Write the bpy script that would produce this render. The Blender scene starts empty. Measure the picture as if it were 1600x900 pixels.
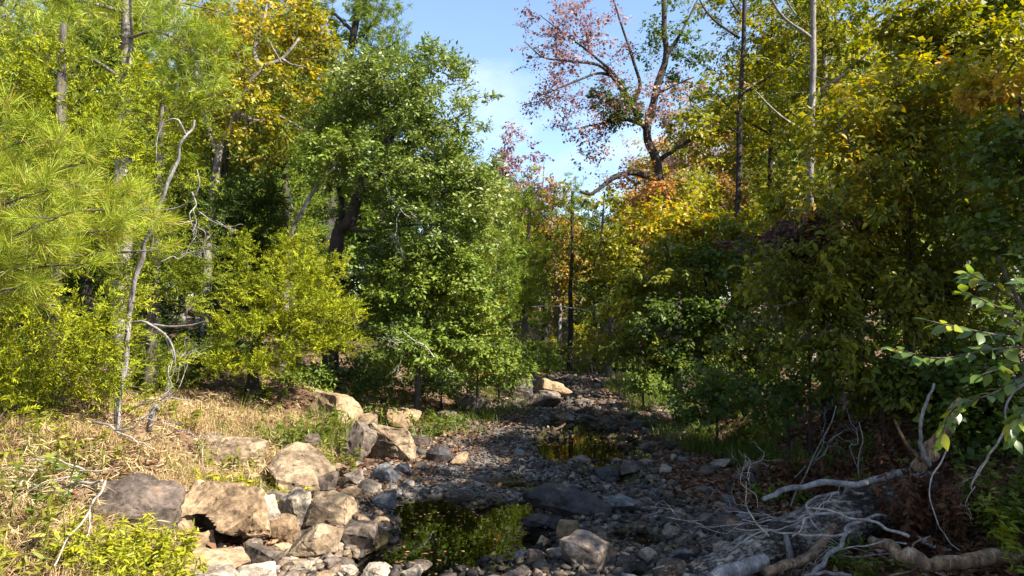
import bpy, bmesh, math, random
import numpy as np
from mathutils import Vector, Matrix

random.seed(7)
SC = bpy.context.scene
COL = SC.collection

# ------------------------------------------------------------------ camera
CAM_H = 2.0
FPX = 1142.0                      # focal length in pixels of a 1600 px wide picture
PITCH = math.atan(40.0 / FPX)
cam_d = bpy.data.cameras.new('camera')
cam_d.sensor_width = 36.0
cam_d.lens = 36.0 * FPX / 1600.0
cam_d.clip_start = 0.05
cam_d.clip_end = 2000.0
cam = bpy.data.objects.new('camera', cam_d)
cam.location = (0, 0, CAM_H)
cam.rotation_euler = (math.pi / 2 + PITCH, 0, 0)
COL.objects.link(cam)
SC.camera = cam

# ------------------------------------------------------------------ sky and sun
SUN_EL = math.radians(42)
SUN_AZ = math.radians(-30)        # from +X (the right), negative = behind the camera
sun_vec = Vector((math.cos(SUN_EL) * math.cos(SUN_AZ), math.cos(SUN_EL) * math.sin(SUN_AZ), math.sin(SUN_EL)))
world = bpy.data.worlds.new('World')
SC.world = world
world.use_nodes = True
wn = world.node_tree.nodes; wl = world.node_tree.links
wn.clear()
w_out = wn.new('ShaderNodeOutputWorld')
w_bg = wn.new('ShaderNodeBackground'); w_bg.inputs['Strength'].default_value = 0.086
w_sky = wn.new('ShaderNodeTexSky'); w_sky.sky_type = 'NISHITA'; w_sky.sun_disc = False
w_sky.sun_elevation = SUN_EL
w_sky.sun_rotation = math.atan2(sun_vec.x, sun_vec.y)
w_sky.air_density = 1.0; w_sky.dust_density = 0.6; w_sky.ozone_density = 3.0
# thin cirrus
w_tc = wn.new('ShaderNodeTexCoord')
w_map = wn.new('ShaderNodeMapping'); w_map.inputs['Scale'].default_value = (1.2, 2.6, 5.0)
w_map.inputs['Rotation'].default_value = (0.1, 0.35, 0.4)
w_map.inputs['Location'].default_value = (0.3, 0.15, 0.2)
w_no = wn.new('ShaderNodeTexNoise'); w_no.inputs['Scale'].default_value = 1.6
w_no.inputs['Detail'].default_value = 9; w_no.inputs['Roughness'].default_value = 0.62; w_no.inputs['Distortion'].default_value = 0.5
w_rp = wn.new('ShaderNodeValToRGB')
w_rp.color_ramp.elements[0].position = 0.52; w_rp.color_ramp.elements[0].color = (0.05, 0.05, 0.05, 1)
w_rp.color_ramp.elements[1].position = 0.80; w_rp.color_ramp.elements[1].color = (0.8, 0.8, 0.8, 1)
w_mx = wn.new('ShaderNodeMix'); w_mx.data_type = 'RGBA'
w_mx.inputs[7].default_value = (4.0, 4.4, 5.0, 1)
wl.new(w_tc.outputs['Generated'], w_map.inputs['Vector'])
wl.new(w_map.outputs['Vector'], w_no.inputs['Vector'])
wl.new(w_no.outputs['Fac'], w_rp.inputs['Fac'])
wl.new(w_rp.outputs['Color'], w_mx.inputs[0])
wl.new(w_sky.outputs['Color'], w_mx.inputs[6])
wl.new(w_mx.outputs[2], w_bg.inputs['Color'])
wl.new(w_bg.outputs['Background'], w_out.inputs['Surface'])

sun_d = bpy.data.lights.new('sun', 'SUN')
sun_d.energy = 5.0
sun_d.angle = math.radians(0.5)
sun_d.color = (1.0, 0.93, 0.82)
sun = bpy.data.objects.new('sun', sun_d)
sun.rotation_euler = (-sun_vec).to_track_quat('-Z', 'Y').to_euler()
sun.location = (20, -10, 20)
COL.objects.link(sun)

SC.view_settings.view_transform = 'Standard'
SC.view_settings.look = 'None'
SC.view_settings.gamma = 1.0
SC.view_settings.use_curve_mapping = False
SC.view_settings.exposure = 1.82
SC.render.engine = 'CYCLES'
SC.cycles.use_denoising = True
try:
    SC.cycles.denoiser = 'OPENIMAGEDENOISE'
    SC.cycles.denoising_prefilter = 'ACCURATE'
except Exception:
    pass
SC.cycles.max_bounces = 7
SC.cycles.diffuse_bounces = 4
SC.cycles.glossy_bounces = 3
SC.cycles.transmission_bounces = 4
SC.cycles.transparent_max_bounces = 6
SC.cycles.caustics_reflective = False
SC.cycles.caustics_refractive = False
SC.cycles.sample_clamp_indirect = 6.0

# ------------------------------------------------------------------ helpers
RT = np.random.default_rng(3).random((32, 32, 32)).astype(np.float64)
def vn(p):
    """value noise in 0..1; p (n,3)"""
    p = np.asarray(p, float)
    i = np.floor(p).astype(int); f = p - i; f = f * f * (3 - 2 * f)
    i0 = i % 32; i1 = (i + 1) % 32
    def g(a, b, c): return RT[a[:, 0], b[:, 1], c[:, 2]]
    x0 = g(i0, i0, i0) * (1 - f[:, 0]) + g(i1, i0, i0) * f[:, 0]
    x1 = g(i0, i1, i0) * (1 - f[:, 0]) + g(i1, i1, i0) * f[:, 0]
    x2 = g(i0, i0, i1) * (1 - f[:, 0]) + g(i1, i0, i1) * f[:, 0]
    x3 = g(i0, i1, i1) * (1 - f[:, 0]) + g(i1, i1, i1) * f[:, 0]
    y0 = x0 * (1 - f[:, 1]) + x1 * f[:, 1]; y1 = x2 * (1 - f[:, 1]) + x3 * f[:, 1]
    return y0 * (1 - f[:, 2]) + y1 * f[:, 2]
def fbm(p, o=3):
    p = np.asarray(p, float); s = 0; a = .5; t = 0
    for k in range(o):
        s = s + a * vn(p * 2 ** k + 7.3 * k); t += a; a *= .5
    return s / t
def unit(v):
    return v / np.maximum(np.linalg.norm(v, axis=-1, keepdims=True), 1e-9)
def sstep(t):
    t = np.clip(t, 0, 1); return t * t * (3 - 2 * t)

CP, SP = math.cos(PITCH), math.sin(PITCH)
def ray(px, py):
    a = (px - 800.0) / FPX; b = (450.0 - py) / FPX
    return np.array([a, CP - b * SP, SP + b * CP])
def W(px, py, D):
    """the point of the place seen at (px, py) of the 1600 px picture, D metres ahead"""
    r = ray(px, py); return np.array([0, 0, CAM_H]) + r * (D / r[1])

# ---------------------------------------------------------------- the lie of the land
CH_Y = [-15, 0, 3, 5.9, 8.8, 12, 15.2, 20.8, 27, 33, 45, 60, 400]
CH_L = [-2.2, -1.5, -1.35, -1.25, -1.35, -1.1, -.3, 1.5, 2.3, 1.2, -4, -12, -160]
CH_R = [1.2, 1.5, 1.7, 1.9, 2.7, 2.75, 3.05, 3.5, 4.0, 3.6, -.5, -8, -154]
CH_RG = CH_R
CH_R = [2.9, 2.9, 2.95, 2.9, 2.8, 2.75, 3.05, 3.5, 4.0, 3.6, -.5, -8, -154]
WATER_Z = -0.05
POOLS = [  # x, y, half width, half length, lean, depth
    (-.42, 6.75, .74, 1.05, .12, .18), (-.80, 7.7, .50, .50, -.1, .12), (-1.02, 6.3, .30, .34, 0, .10), (-.1, 7.75, .35, .3, 0, .10), (-.55, 5.62, .62, .26, .05, .11),
    (.12, 8.75, .36, .28, .1, .15), (1.26, 11.3, .80, 2.0, -.05, .24), (1.02, 13.2, .50, 1.0, 0, .20),
    (1.13, 6.62, .28, .34, 0, .14), (.98, 5.72, .14, .16, 0, .11), (.02, 6.9, .3, .5, 0, .11)]
def hz(x, y):
    x = np.asarray(x, float); y = np.asarray(y, float)
    shp = np.broadcast(x, y).shape
    x = np.broadcast_to(x, shp).ravel(); y = np.broadcast_to(y, shp).ravel()
    P3 = np.stack([x, y, np.zeros_like(x)], 1)
    wob = (vn(P3 * .7 + 3) - .5) * .7
    dl = np.interp(y, CH_Y, CH_L) + wob - x
    dr = x - np.interp(y, CH_Y, CH_R) + wob
    z = 1.0 * sstep(dl / 4.2) + .35 * sstep((dl - 4) / 12) + 1.0 * sstep(dr / 2.3) + .4 * sstep((dr - 2.5) / 12)
    bank = np.clip(np.maximum(dl, dr) / 1.5, 0, 1)
    z = z + bank * ((fbm(P3 * .6) - .5) * .5 + (fbm(P3 * 2.5 + 9) - .5) * .12)
    z = z + (1 - bank) * (fbm(P3 * 1.3 + 20, 3)) * .05 + (vn(P3 * 7) - .5) * .025
    z = z + np.clip(y - 45, 0, 400) * .02
    for (a, b, w, l, s, d) in POOLS:
        q = ((x - a - s * (y - b)) / w) ** 2 + ((y - b) / l) ** 2
        q = q + (vn(P3 * 2.3 + 40) - .5) * 1.5 + (vn(P3 * 6 + 11) - .5) * 1.4
        z = z - d * sstep(1.25 - q * .75)
    return z.reshape(shp)
def h1(x, y): return float(hz(np.array([x]), np.array([y]))[0])
def G(px, py):
    r = ray(px, py)
    D = np.arange(3.0, 70, .01)
    p = np.array([0, 0, CAM_H])[None] + r[None] * (D / r[1])[:, None]
    below = p[:, 2] < hz(p[:, 0], p[:, 1])
    k = int(np.argmax(below)) if below.any() else len(D) - 1
    return p[k]

# ---------------------------------------------------------------- materials
def mat_new(name):
    m = bpy.data.materials.new(name); m.use_nodes = True
    nt = m.node_tree; nt.nodes.clear()
    out = nt.nodes.new('ShaderNodeOutputMaterial')
    return m, nt, out
def ramp(nt, stops, interp='LINEAR'):
    r = nt.nodes.new('ShaderNodeValToRGB'); cr = r.color_ramp; cr.interpolation = interp
    while len(cr.elements) > 1: cr.elements.remove(cr.elements[-1])
    cr.elements[0].position = stops[0][0]; cr.elements[0].color = (*stops[0][1], 1)
    for p, c in stops[1:]:
        e = cr.elements.new(p); e.color = (*c, 1)
    return r
def leaf_mat(name, stops, trans=.35, rough=.5, spec=.35):
    m, nt, out = mat_new(name); N, L = nt.nodes, nt.links
    at = N.new('ShaderNodeAttribute'); at.attribute_name = 't'
    oi = N.new('ShaderNodeObjectInfo')
    ad = N.new('ShaderNodeMath'); ad.operation = 'MULTIPLY_ADD'; ad.inputs[1].default_value = .16; 
    sb = N.new('ShaderNodeMath'); sb.operation = 'SUBTRACT'; sb.inputs[1].default_value = .08
    L.new(oi.outputs['Random'], ad.inputs[0]); L.new(at.outputs['Fac'], ad.inputs[2]); L.new(ad.outputs[0], sb.inputs[0])
    r = ramp(nt, stops); L.new(sb.outputs[0], r.inputs['Fac'])
    b = N.new('ShaderNodeBsdfPrincipled'); b.inputs['Roughness'].default_value = rough
    b.inputs['Specular IOR Level'].default_value = spec
    L.new(r.outputs['Color'], b.inputs['Base Color'])
    tr = N.new('ShaderNodeBsdfTranslucent')
    hs = N.new('ShaderNodeHueSaturation'); hs.inputs['Saturation'].default_value = 1.1; hs.inputs['Value'].default_value = 1.35; hs.inputs['Hue'].default_value = .49
    L.new(r.outputs['Color'], hs.inputs['Color']); L.new(hs.outputs['Color'], tr.inputs['Color'])
    mx = N.new('ShaderNodeMixShader'); mx.inputs['Fac'].default_value = trans
    L.new(b.outputs[0], mx.inputs[1]); L.new(tr.outputs[0], mx.inputs[2]); L.new(mx.outputs[0], out.inputs['Surface'])
    return m
def solid_mat(name, stops, scale=4.0, stretch=(1, 1, 1), rough=.85, bump=.4, bump_scale=30.0, spec=.25, detail=6, crack=0.0, attr=False, rnd=0.0, crack_w=.12):
    m, nt, out = mat_new(name); N, L = nt.nodes, nt.links
    tc = N.new('ShaderNodeTexCoord'); mp = N.new('ShaderNodeMapping'); mp.inputs['Scale'].default_value = stretch
    oi = N.new('ShaderNodeObjectInfo')
    va = N.new('ShaderNodeVectorMath'); va.operation = 'MULTIPLY_ADD'
    va.inputs[1].default_value = (37, 17, 29)
    cx = N.new('ShaderNodeCombineXYZ')
    for i in range(3): L.new(oi.outputs['Random'], cx.inputs[i])
    L.new(cx.outputs[0], va.inputs[0]); L.new(tc.outputs['Object'], va.inputs[2]); L.new(va.outputs[0], mp.inputs['Vector'])
    no = N.new('ShaderNodeTexNoise'); no.inputs['Scale'].default_value = scale; no.inputs['Detail'].default_value = detail; no.inputs['Roughness'].default_value = .68
    L.new(mp.outputs[0], no.inputs['Vector'])
    fac = no.outputs['Fac']
    if attr or rnd:
        md = N.new('ShaderNodeMath'); md.operation = 'MULTIPLY_ADD'
        if attr:
            at = N.new('ShaderNodeAttribute'); at.attribute_name = 't'
            md.inputs[1].default_value = 1.0; L.new(at.outputs['Fac'], md.inputs[0])
        else:
            md.inputs[1].default_value = rnd; L.new(oi.outputs['Random'], md.inputs[0])
        s2 = N.new('ShaderNodeMath'); s2.operation = 'SUBTRACT'; s2.inputs[1].default_value = .5 if attr else rnd / 2
        L.new(fac, md.inputs[2]); L.new(md.outputs[0], s2.inputs[0]); fac = s2.outputs[0]
    r = ramp(nt, stops); L.new(fac, r.inputs['Fac'])
    b = N.new('ShaderNodeBsdfPrincipled'); b.inputs['Roughness'].default_value = rough; b.inputs['Specular IOR Level'].default_value = spec
    colr = r.outputs['Color']
    n2 = N.new('ShaderNodeTexNoise'); n2.inputs['Scale'].default_value = bump_scale; n2.inputs['Detail'].default_value = 8; n2.inputs['Roughness'].default_value = .7
    L.new(mp.outputs[0], n2.inputs['Vector'])
    # fine speckle in the colour
    mxc = N.new('ShaderNodeMix'); mxc.data_type = 'RGBA'; mxc.blend_type = 'OVERLAY'; mxc.inputs[0].default_value = .55
    rs = ramp(nt, [(.36, (.08, .08, .08)), (.5, (.5, .5, .5)), (.64, (.85, .85, .85))]); L.new(n2.outputs['Fac'], rs.inputs['Fac'])
    L.new(colr, mxc.inputs[6]); L.new(rs.outputs['Color'], mxc.inputs[7]); colr = mxc.outputs[2]
    hgt = n2.outputs['Fac']
    if crack:
        vo = N.new('ShaderNodeTexVoronoi'); vo.feature = 'DISTANCE_TO_EDGE'; vo.inputs['Scale'].default_value = crack
        nd = N.new('ShaderNodeTexNoise'); nd.inputs['Scale'].default_value = crack * 1.3; nd.inputs['Detail'].default_value = 4; L.new(mp.outputs[0], nd.inputs['Vector'])
        vd = N.new('ShaderNodeVectorMath'); vd.operation = 'MULTIPLY_ADD'; vd.inputs[1].default_value = (.9 / crack,) * 3
        L.new(nd.outputs['Color'], vd.inputs[0]); L.new(mp.outputs[0], vd.inputs[2]); L.new(vd.outputs[0], vo.inputs['Vector'])
        r2 = ramp(nt, [(0, (.25, .25, .25)), (crack_w, (1, 1, 1))]); L.new(vo.outputs['Distance'], r2.inputs['Fac'])
        m2 = N.new('ShaderNodeMix'); m2.data_type = 'RGBA'; m2.blend_type = 'MULTIPLY'; m2.inputs[0].default_value = .8 if crack > 5 else .45
        L.new(colr, m2.inputs[6]); L.new(r2.outputs['Color'], m2.inputs[7]); colr = m2.outputs[2]
        mm = N.new('ShaderNodeMath'); mm.operation = 'MULTIPLY'; L.new(r2.outputs['Color'], mm.inputs[0]); L.new(hgt, mm.inputs[1]); hgt = mm.outputs[0]
    L.new(colr, b.inputs['Base Color'])
    if bump:
        bp = N.new('ShaderNodeBump'); bp.inputs['Strength'].default_value = bump; bp.inputs['Distance'].default_value = .02
        L.new(hgt, bp.inputs['Height']); L.new(bp.outputs[0], b.inputs['Normal'])
    L.new(b.outputs[0], out.inputs['Surface'])
    return m

M = {}
# leaves (t 0..1)
M['oak'] = leaf_mat('oak_leaf', [(0, (.06, .095, .013)), (.5, (.115, .17, .022)), (.85, (.19, .23, .045)), (1, (.30, .31, .10))], .25, .45, .5)
M['lime'] = leaf_mat('light_leaf', [(0, (.06, .10, .02)), (.5, (.125, .18, .022)), (1, (.25, .27, .04))], .26, .55, .2)
M['yellow'] = leaf_mat('yellow_leaf', [(0, (.11, .125, .014)), (.4, (.25, .235, .018)), (.75, (.46, .35, .025)), (1, (.52, .31, .025))], .38)
M['gold'] = leaf_mat('golden_green_leaf', [(0, (.065, .095, .010)), (.45, (.18, .195, .013)), (.8, (.36, .325, .02)), (1, (.47, .27, .025))], .42)
M['olive'] = leaf_mat('olive_leaf', [(0, (.055, .08, .010)), (.45, (.13, .145, .013)), (.8, (.28, .26, .017)), (1, (.42, .25, .02))], .42, .55, .25)
M['maple'] = leaf_mat('maple_leaf', [(0, (.045, .08, .012)), (.55, (.09, .135, .015)), (.9, (.22, .23, .02)), (1, (.36, .25, .02))], .42)
M['red'] = leaf_mat('red_leaf', [(0, (.13, .045, .045)), (.45, (.22, .105, .095)), (.75, (.32, .20, .15)), (1, (.40, .29, .22))], .40)
M['orange'] = leaf_mat('orange_leaf', [(0, (.14, .13, .02)), (.4, (.30, .20, .035)), (.75, (.42, .22, .06)), (1, (.42, .14, .07))], .38)
M['purple'] = leaf_mat('purple_leaf', [(0, (.045, .022, .022)), (.6, (.09, .04, .036)), (1, (.16, .09, .05))], .3)
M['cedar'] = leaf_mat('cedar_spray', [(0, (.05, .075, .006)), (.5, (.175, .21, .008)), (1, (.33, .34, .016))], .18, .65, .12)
M['cedar_shaded'] = leaf_mat('shaded_cedar_spray', [(0, (.025, .05, .010)), (.6, (.065, .10, .014)), (1, (.13, .16, .02))], .25, .6, .2)  # darker copy of the cedar colour: woodland shade put into the leaves
M['pine'] = leaf_mat('pine_needle', [(0, (.08, .12, .008)), (.5, (.18, .245, .012)), (.85, (.37, .39, .035)), (.93, (.42, .32, .10)), (1, (.42, .22, .08))], .2, .45, .3)
M['pine_far'] = leaf_mat('far_pine_needle', [(0, (.045, .08, .010)), (.5, (.125, .18, .016)), (1, (.26, .30, .03))], .18, .6, .15)
M['weed'] = leaf_mat('weed_leaf', [(0, (.10, .14, .012)), (.5, (.27, .29, .016)), (1, (.44, .38, .025))], .4)
M['herb'] = leaf_mat('herb_leaf', [(0, (.045, .075, .012)), (.5, (.11, .15, .016)), (1, (.28, .25, .035))], .4)
M['bigleaf'] = leaf_mat('sapling_leaf', [(0, (.055, .10, .03)), (.5, (.11, .18, .03)), (.8, (.22, .27, .03)), (1, (.36, .34, .035))], .42, .3, .6)
M['grass'] = leaf_mat('green_grass', [(0, (.05, .085, .012)), (.6, (.12, .165, .02)), (1, (.30, .26, .05))], .4)
M['straw'] = leaf_mat('dry_grass', [(0, (.22, .15, .075)), (.5, (.46, .34, .17)), (.9, (.60, .47, .26)), (1, (.20, .20, .04))], .25, .7, .15)
M['litter'] = leaf_mat('fallen_leaf', [(0, (.06, .028, .016)), (.5, (.15, .07, .035)), (.85, (.27, .16, .08)), (1, (.36, .26, .14))], .15, .6, .2)
M['brownleaf'] = leaf_mat('withered_leaf', [(0, (.05, .022, .012)), (.6, (.11, .045, .02)), (1, (.18, .08, .03))], .3, .6, .2)
# wood
M['bark'] = solid_mat('grey_brown_bark', [(.3, (.035, .028, .022)), (.5, (.085, .07, .058)), (.7, (.17, .15, .13))], 7, (1, 1, .25), bump=.8, bump_scale=40)
M['bark_dark'] = solid_mat('dark_bark', [(.3, (.018, .014, .012)), (.55, (.045, .036, .03)), (.75, (.10, .085, .075))], 7, (1, 1, .25), bump=.8, bump_scale=40)
M['bark_grey'] = solid_mat('pale_grey_bark', [(.3, (.07, .06, .052)), (.5, (.17, .15, .13)), (.7, (.32, .29, .26))], 6, (1, 1, .3), bump=.6, bump_scale=40)
M['dead'] = solid_mat('bleached_dead_wood', [(.3, (.17, .15, .13)), (.5, (.29, .26, .225)), (.7, (.44, .40, .35))], 9, (1, 1, .3), bump=.5, bump_scale=60)
M['dead_dim'] = solid_mat('weathered_dead_wood', [(.3, (.09, .08, .075)), (.5, (.21, .19, .18)), (.7, (.36, .33, .31))], 9, (1, 1, .3), bump=.6, bump_scale=60)
M['amber'] = solid_mat('amber_broken_wood', [(.32, (.04, .025, .016)), (.45, (.13, .085, .055)), (.55, (.24, .15, .08)), (.68, (.36, .29, .22))], 16, (1, 1, .2), bump=.8, bump_scale=50)
M['logbark'] = solid_mat('plated_log_bark', [(.12, (0.0153, 0.0117, 0.0091)), (.34, (0.0510, 0.0406, 0.0322)), (.55, (0.1785, 0.1521, 0.1260)), (.85, (0.3910, 0.3354, 0.2870))], 18, (1, 1, 1), bump=.7, bump_scale=55, attr=True)
# stone
M['tan'] = solid_mat('tan_sandstone', [(.30, (0.0685, 0.0430, 0.0242)), (.44, (0.1749, 0.1157, 0.0646)), (.58, (0.2737, 0.1917, 0.1104)), (.78, (0.3802, 0.2843, 0.1778))], 3.2, rough=.9, bump=.8, bump_scale=22, rnd=.12)
M['pale'] = solid_mat('pale_sandstone', [(.30, (0.1010, 0.0766, 0.0557)), (.44, (0.2453, 0.2018, 0.1505)), (.6, (0.3608, 0.3062, 0.2356)), (.8, (0.4474, 0.3898, 0.3142))], 3.5, rough=.9, bump=.8, bump_scale=20, rnd=.12)
M['bedrock'] = solid_mat('brown_tan_bedrock', [(.32, (0.0427, 0.0292, 0.0184)), (.44, (0.1342, 0.0950, 0.0589)), (.58, (0.2440, 0.1782, 0.1104)), (.78, (0.4026, 0.3024, 0.1932))], 3.0, rough=.9, bump=.9, bump_scale=18, crack=1.5, crack_w=.015)
M['brown'] = solid_mat('brown_ironstone', [(.32, (.022, .016, .013)), (.46, (.065, .049, .039)), (.6, (.12, .09, .07)), (.74, (.24, .13, .07))], 3.0, rough=.75, bump=.8, bump_scale=20, rnd=.12)
M['grey'] = solid_mat('grey_creek_stone', [(.30, (0.0338, 0.0257, 0.0195)), (.46, (0.1013, 0.0771, 0.0574)), (.6, (0.1773, 0.1355, 0.1033)), (.8, (0.3040, 0.2354, 0.1722))], 4, rough=.8, bump=.7, bump_scale=24, rnd=.3)
M['slate'] = solid_mat('slate_grey_stone', [(.30, (0.0322, 0.0310, 0.0312)), (.46, (0.0736, 0.0714, 0.0718)), (.62, (0.1380, 0.1333, 0.1326)), (.8, (0.2576, 0.2451, 0.2340))], 4, rough=.7, bump=.6, bump_scale=24, rnd=.3)
M['dark'] = solid_mat('dark_wet_stone', [(.30, (.014, .013, .013)), (.48, (.036, .032, .033)), (.62, (.075, .052, .04)), (.8, (.15, .12, .10))], 3, rough=.5, bump=.6, bump_scale=20, rnd=.2)
M['rust'] = solid_mat('rust_stained_stone', [(.30, (.05, .036, .028)), (.45, (.13, .095, .07)), (.58, (.22, .18, .15)), (.72, (.30, .18, .09)), (.85, (.36, .24, .13))], 5, rough=.85, bump=.7, bump_scale=22, rnd=.2)
M['pebble'] = solid_mat('mixed_pebble', [(0, (0.0127, 0.0107, 0.0091)), (.3, (0.0380, 0.0311, 0.0252)), (.5, (0.0792, 0.0633, 0.0499)), (.62, (0.1267, 0.0831, 0.0499)), (.75, (0.1521, 0.1233, 0.0955)), (1, (0.2915, 0.2305, 0.1736))], 12, rough=.8, bump=.3, bump_scale=60, attr=True)

# ---------------------------------------------------------------- mesh building
def mk_mesh(name, V, quads=None, tris=None, t=None, smooth=False, mats=()):
    me = bpy.data.meshes.new(name)
    V = np.asarray(V, np.float32)
    nq = 0 if quads is None else len(quads); ntr = 0 if tris is None else len(tris)
    me.vertices.add(len(V)); me.vertices.foreach_set('co', V.ravel())
    idx = []; starts = []; tot = []
    if nq:
        q = np.asarray(quads, np.int32); idx.append(q.ravel()); tot.append(np.full(nq, 4, np.int32))
    if ntr:
        q = np.asarray(tris, np.int32); idx.append(q.ravel()); tot.append(np.full(ntr, 3, np.int32))
    idx = np.concatenate(idx); tot = np.concatenate(tot)
    starts = np.concatenate([[0], np.cumsum(tot)[:-1]]).astype(np.int32)
    me.loops.add(len(idx)); me.loops.foreach_set('vertex_index', idx)
    me.polygons.add(len(tot)); me.polygons.foreach_set('loop_start', starts); me.polygons.foreach_set('loop_total', tot)
    if smooth: me.polygons.foreach_set('use_smooth', np.ones(len(tot), bool))
    if t is not None:
        a = me.attributes.new('t', 'FLOAT', 'POINT'); a.data.foreach_set('value', np.asarray(t, np.float32))
    for m in mats: me.materials.append(m)
    me.update(calc_edges=True)
    return me
class Geo:
    def __init__(s): s.V = []; s.Q = []; s.T = []; s.t = []; s.n = 0
    def add(s, V, Q=None, T=None, t=.5):
        V = np.asarray(V, float).reshape(-1, 3)
        if not len(V): return
        s.V.append(V)
        if Q is not None and len(Q): s.Q.append(np.asarray(Q).reshape(-1, 4) + s.n)
        if T is not None and len(T): s.T.append(np.asarray(T).reshape(-1, 3) + s.n)
        t = np.asarray(t, float)
        s.t.append(np.full(len(V), float(t)) if t.ndim == 0 else t)
        s.n += len(V)
    def mesh(s, name, mat, origin=(0, 0, 0), smooth=False):
        V = np.concatenate(s.V) - np.asarray(origin)[None]
        return mk_mesh(name, V, np.concatenate(s.Q) if s.Q else None, np.concatenate(s.T) if s.T else None, np.concatenate(s.t), smooth, (mat,))
def tubes(P, R, sides=5, cap=True):
    """n tubes of k points at once: P (n,k,3), R (n,k)"""
    P = np.asarray(P, float); R = np.asarray(R, float)
    if P.ndim == 2: P = P[None]; R = R[None]
    n, k, _ = P.shape
    T = np.gradient(P, axis=1); T = unit(T)
    ref = np.where(np.abs(T[:, :1, 2:3]) > .85, np.array([1., .2, 0])[None, None], np.array([0., .1, 1.])[None, None])
    ref = np.broadcast_to(ref, T.shape)
    A = unit(np.cross(T, ref)); B = np.cross(T, A)
    an = np.linspace(0, 2 * np.pi, sides, endpoint=False)
    ring = P[:, :, None] + R[:, :, None, None] * (A[:, :, None] * np.cos(an)[None, None, :, None] + B[:, :, None] * np.sin(an)[None, None, :, None])
    V = ring.reshape(-1, 3)
    i, j, s = np.meshgrid(np.arange(n), np.arange(k - 1), np.arange(sides), indexing='ij')
    b = i * k * sides + j * sides
    s2 = (s + 1) % sides
    Q = np.stack([b + s, b + s2, b + s2 + sides, b + s + sides], -1).reshape(-1, 4)
    return V, Q
def catmull(pts, n=6):
    p = np.asarray(pts, float)
    if len(p) < 3: return np.array([p[0] + (p[-1] - p[0]) * u for u in np.linspace(0, 1, n + 1)])
    p = np.vstack([2 * p[0] - p[1], p, 2 * p[-1] - p[-2]])
    out = []
    for i in range(1, len(p) - 2):
        a, b, c, d = p[i - 1:i + 3]
        for u in np.linspace(0, 1, n, endpoint=False):
            out.append(.5 * (2 * b + (c - a) * u + (2 * a - 5 * b + 4 * c - d) * u * u + (3 * b - a - 3 * c + d) * u ** 3))
    out.append(p[-2])
    return np.array(out)
def limb(pts, r0, r1, rng, sides=7, n=6, wob=.25, pw=1.0):
    """a wobbling tapered limb; returns V,Q,path,radii"""
    P = catmull(pts, n)
    u = np.linspace(0, 1, len(P))
    R = r0 + (r1 - r0) * u ** pw
    def sm(a):
        b = np.concatenate([a[:1], a[:1], a, a[-1:], a[-1:]]); return (b[:-4] + 2 * b[1:-3] + 3 * b[2:-2] + 2 * b[3:-1] + b[4:]) / 9
    P = P + sm(rng.random(P.shape) - .5) * R[:, None] * wob * 5 * np.minimum(1, u * 6)[:, None]
    V, Q = tubes(P, R * (1 + sm(rng.random(len(P)) - .5) * .25), sides)
    c = np.repeat(P, sides, 0)
    a = (rng.random((len(P), sides)) - .5); a = sm(a) * 1.2 + a * .25
    V = c + (V - c) * (1 + a.ravel() * .24)[:, None]
    # close the ends
    nv = len(V); V = np.vstack([V, P[-1] + unit(P[-1] - P[-2]) * R[-1] * .6, P[0]])
    k = len(P); e = (k - 1) * sides
    T = [[e + s, e + (s + 1) % sides, nv] for s in range(sides)] + [[(s + 1) % sides, s, nv + 1] for s in range(sides)]
    return V, Q, np.array(T), P, R

def leaves(geo, B, D, N, L, Wd, t, fold=.18):
    """folded diamond leaves"""
    n = len(B)
    if n == 0: return
    D = unit(D); S = unit(np.cross(D, N)); N2 = np.cross(S, D)
    L = np.broadcast_to(L, (n,))[:, None]; Wd = np.broadcast_to(Wd, (n,))[:, None]
    mid = B + D * L * .45
    V = np.stack([B, mid + S * Wd * .5 + N2 * Wd * fold, B + D * L, mid - S * Wd * .5 + N2 * Wd * fold], 1).reshape(-1, 3)
    Q = np.arange(4 * n).reshape(-1, 4)
    geo.add(V, Q, None, np.repeat(np.broadcast_to(t, (n,)), 4))
def leaves6(geo, B, D, N, L, Wd, t, fold=.15, curl=.12):
    """longer leaf with a bent blade: two quads"""
    n = len(B)
    if n == 0: return
    D = unit(D); S = unit(np.cross(D, N)); N2 = np.cross(S, D)
    L = np.broadcast_to(L, (n,))[:, None]; Wd = np.broadcast_to(Wd, (n,))[:, None]
    m1 = B + D * L * .3; m2 = B + D * L * .68 - N2 * L * curl * .4
    V = np.stack([B, m1 + S * Wd * .5 + N2 * Wd * fold, m2 + S * Wd * .38 + N2 * Wd * fold, B + D * L - N2 * L * curl, m2 - S * Wd * .38 + N2 * Wd * fold, m1 - S * Wd * .5 + N2 * Wd * fold], 1).reshape(-1, 3)
    b = np.arange(n)[:, None] * 6
    Q = np.concatenate([b + np.array([[0, 1, 2, 5]]), b + np.array([[2, 3, 4, 5]])])
    geo.add(V, Q, None, np.repeat(np.broadcast_to(t, (n,)), 6))

# ---------------------------------------------------------------- objects
def link(name, me, parent=None, loc=(0, 0, 0)):
    o = bpy.data.objects.new(name, me); COL.objects.link(o); o.location = loc
    if parent is not None: o.parent = parent
    return o
def tag(o, label, cat, group=None, kind=None):
    o['label'] = label
    if cat: o['category'] = cat
    if group: o['group'] = group
    if kind: o['kind'] = kind
    return o
def empty(name, loc, label, cat, group=None):
    o = bpy.data.objects.new(name, None); COL.objects.link(o); o.location = tuple(loc)
    o.empty_display_size = .2
    return tag(o, label, cat, group)
def copy_tree(o, parent=None):
    c = o.copy(); COL.objects.link(c); c.parent = parent
    for ch in o.children: copy_tree(ch, c)
    return c

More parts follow.
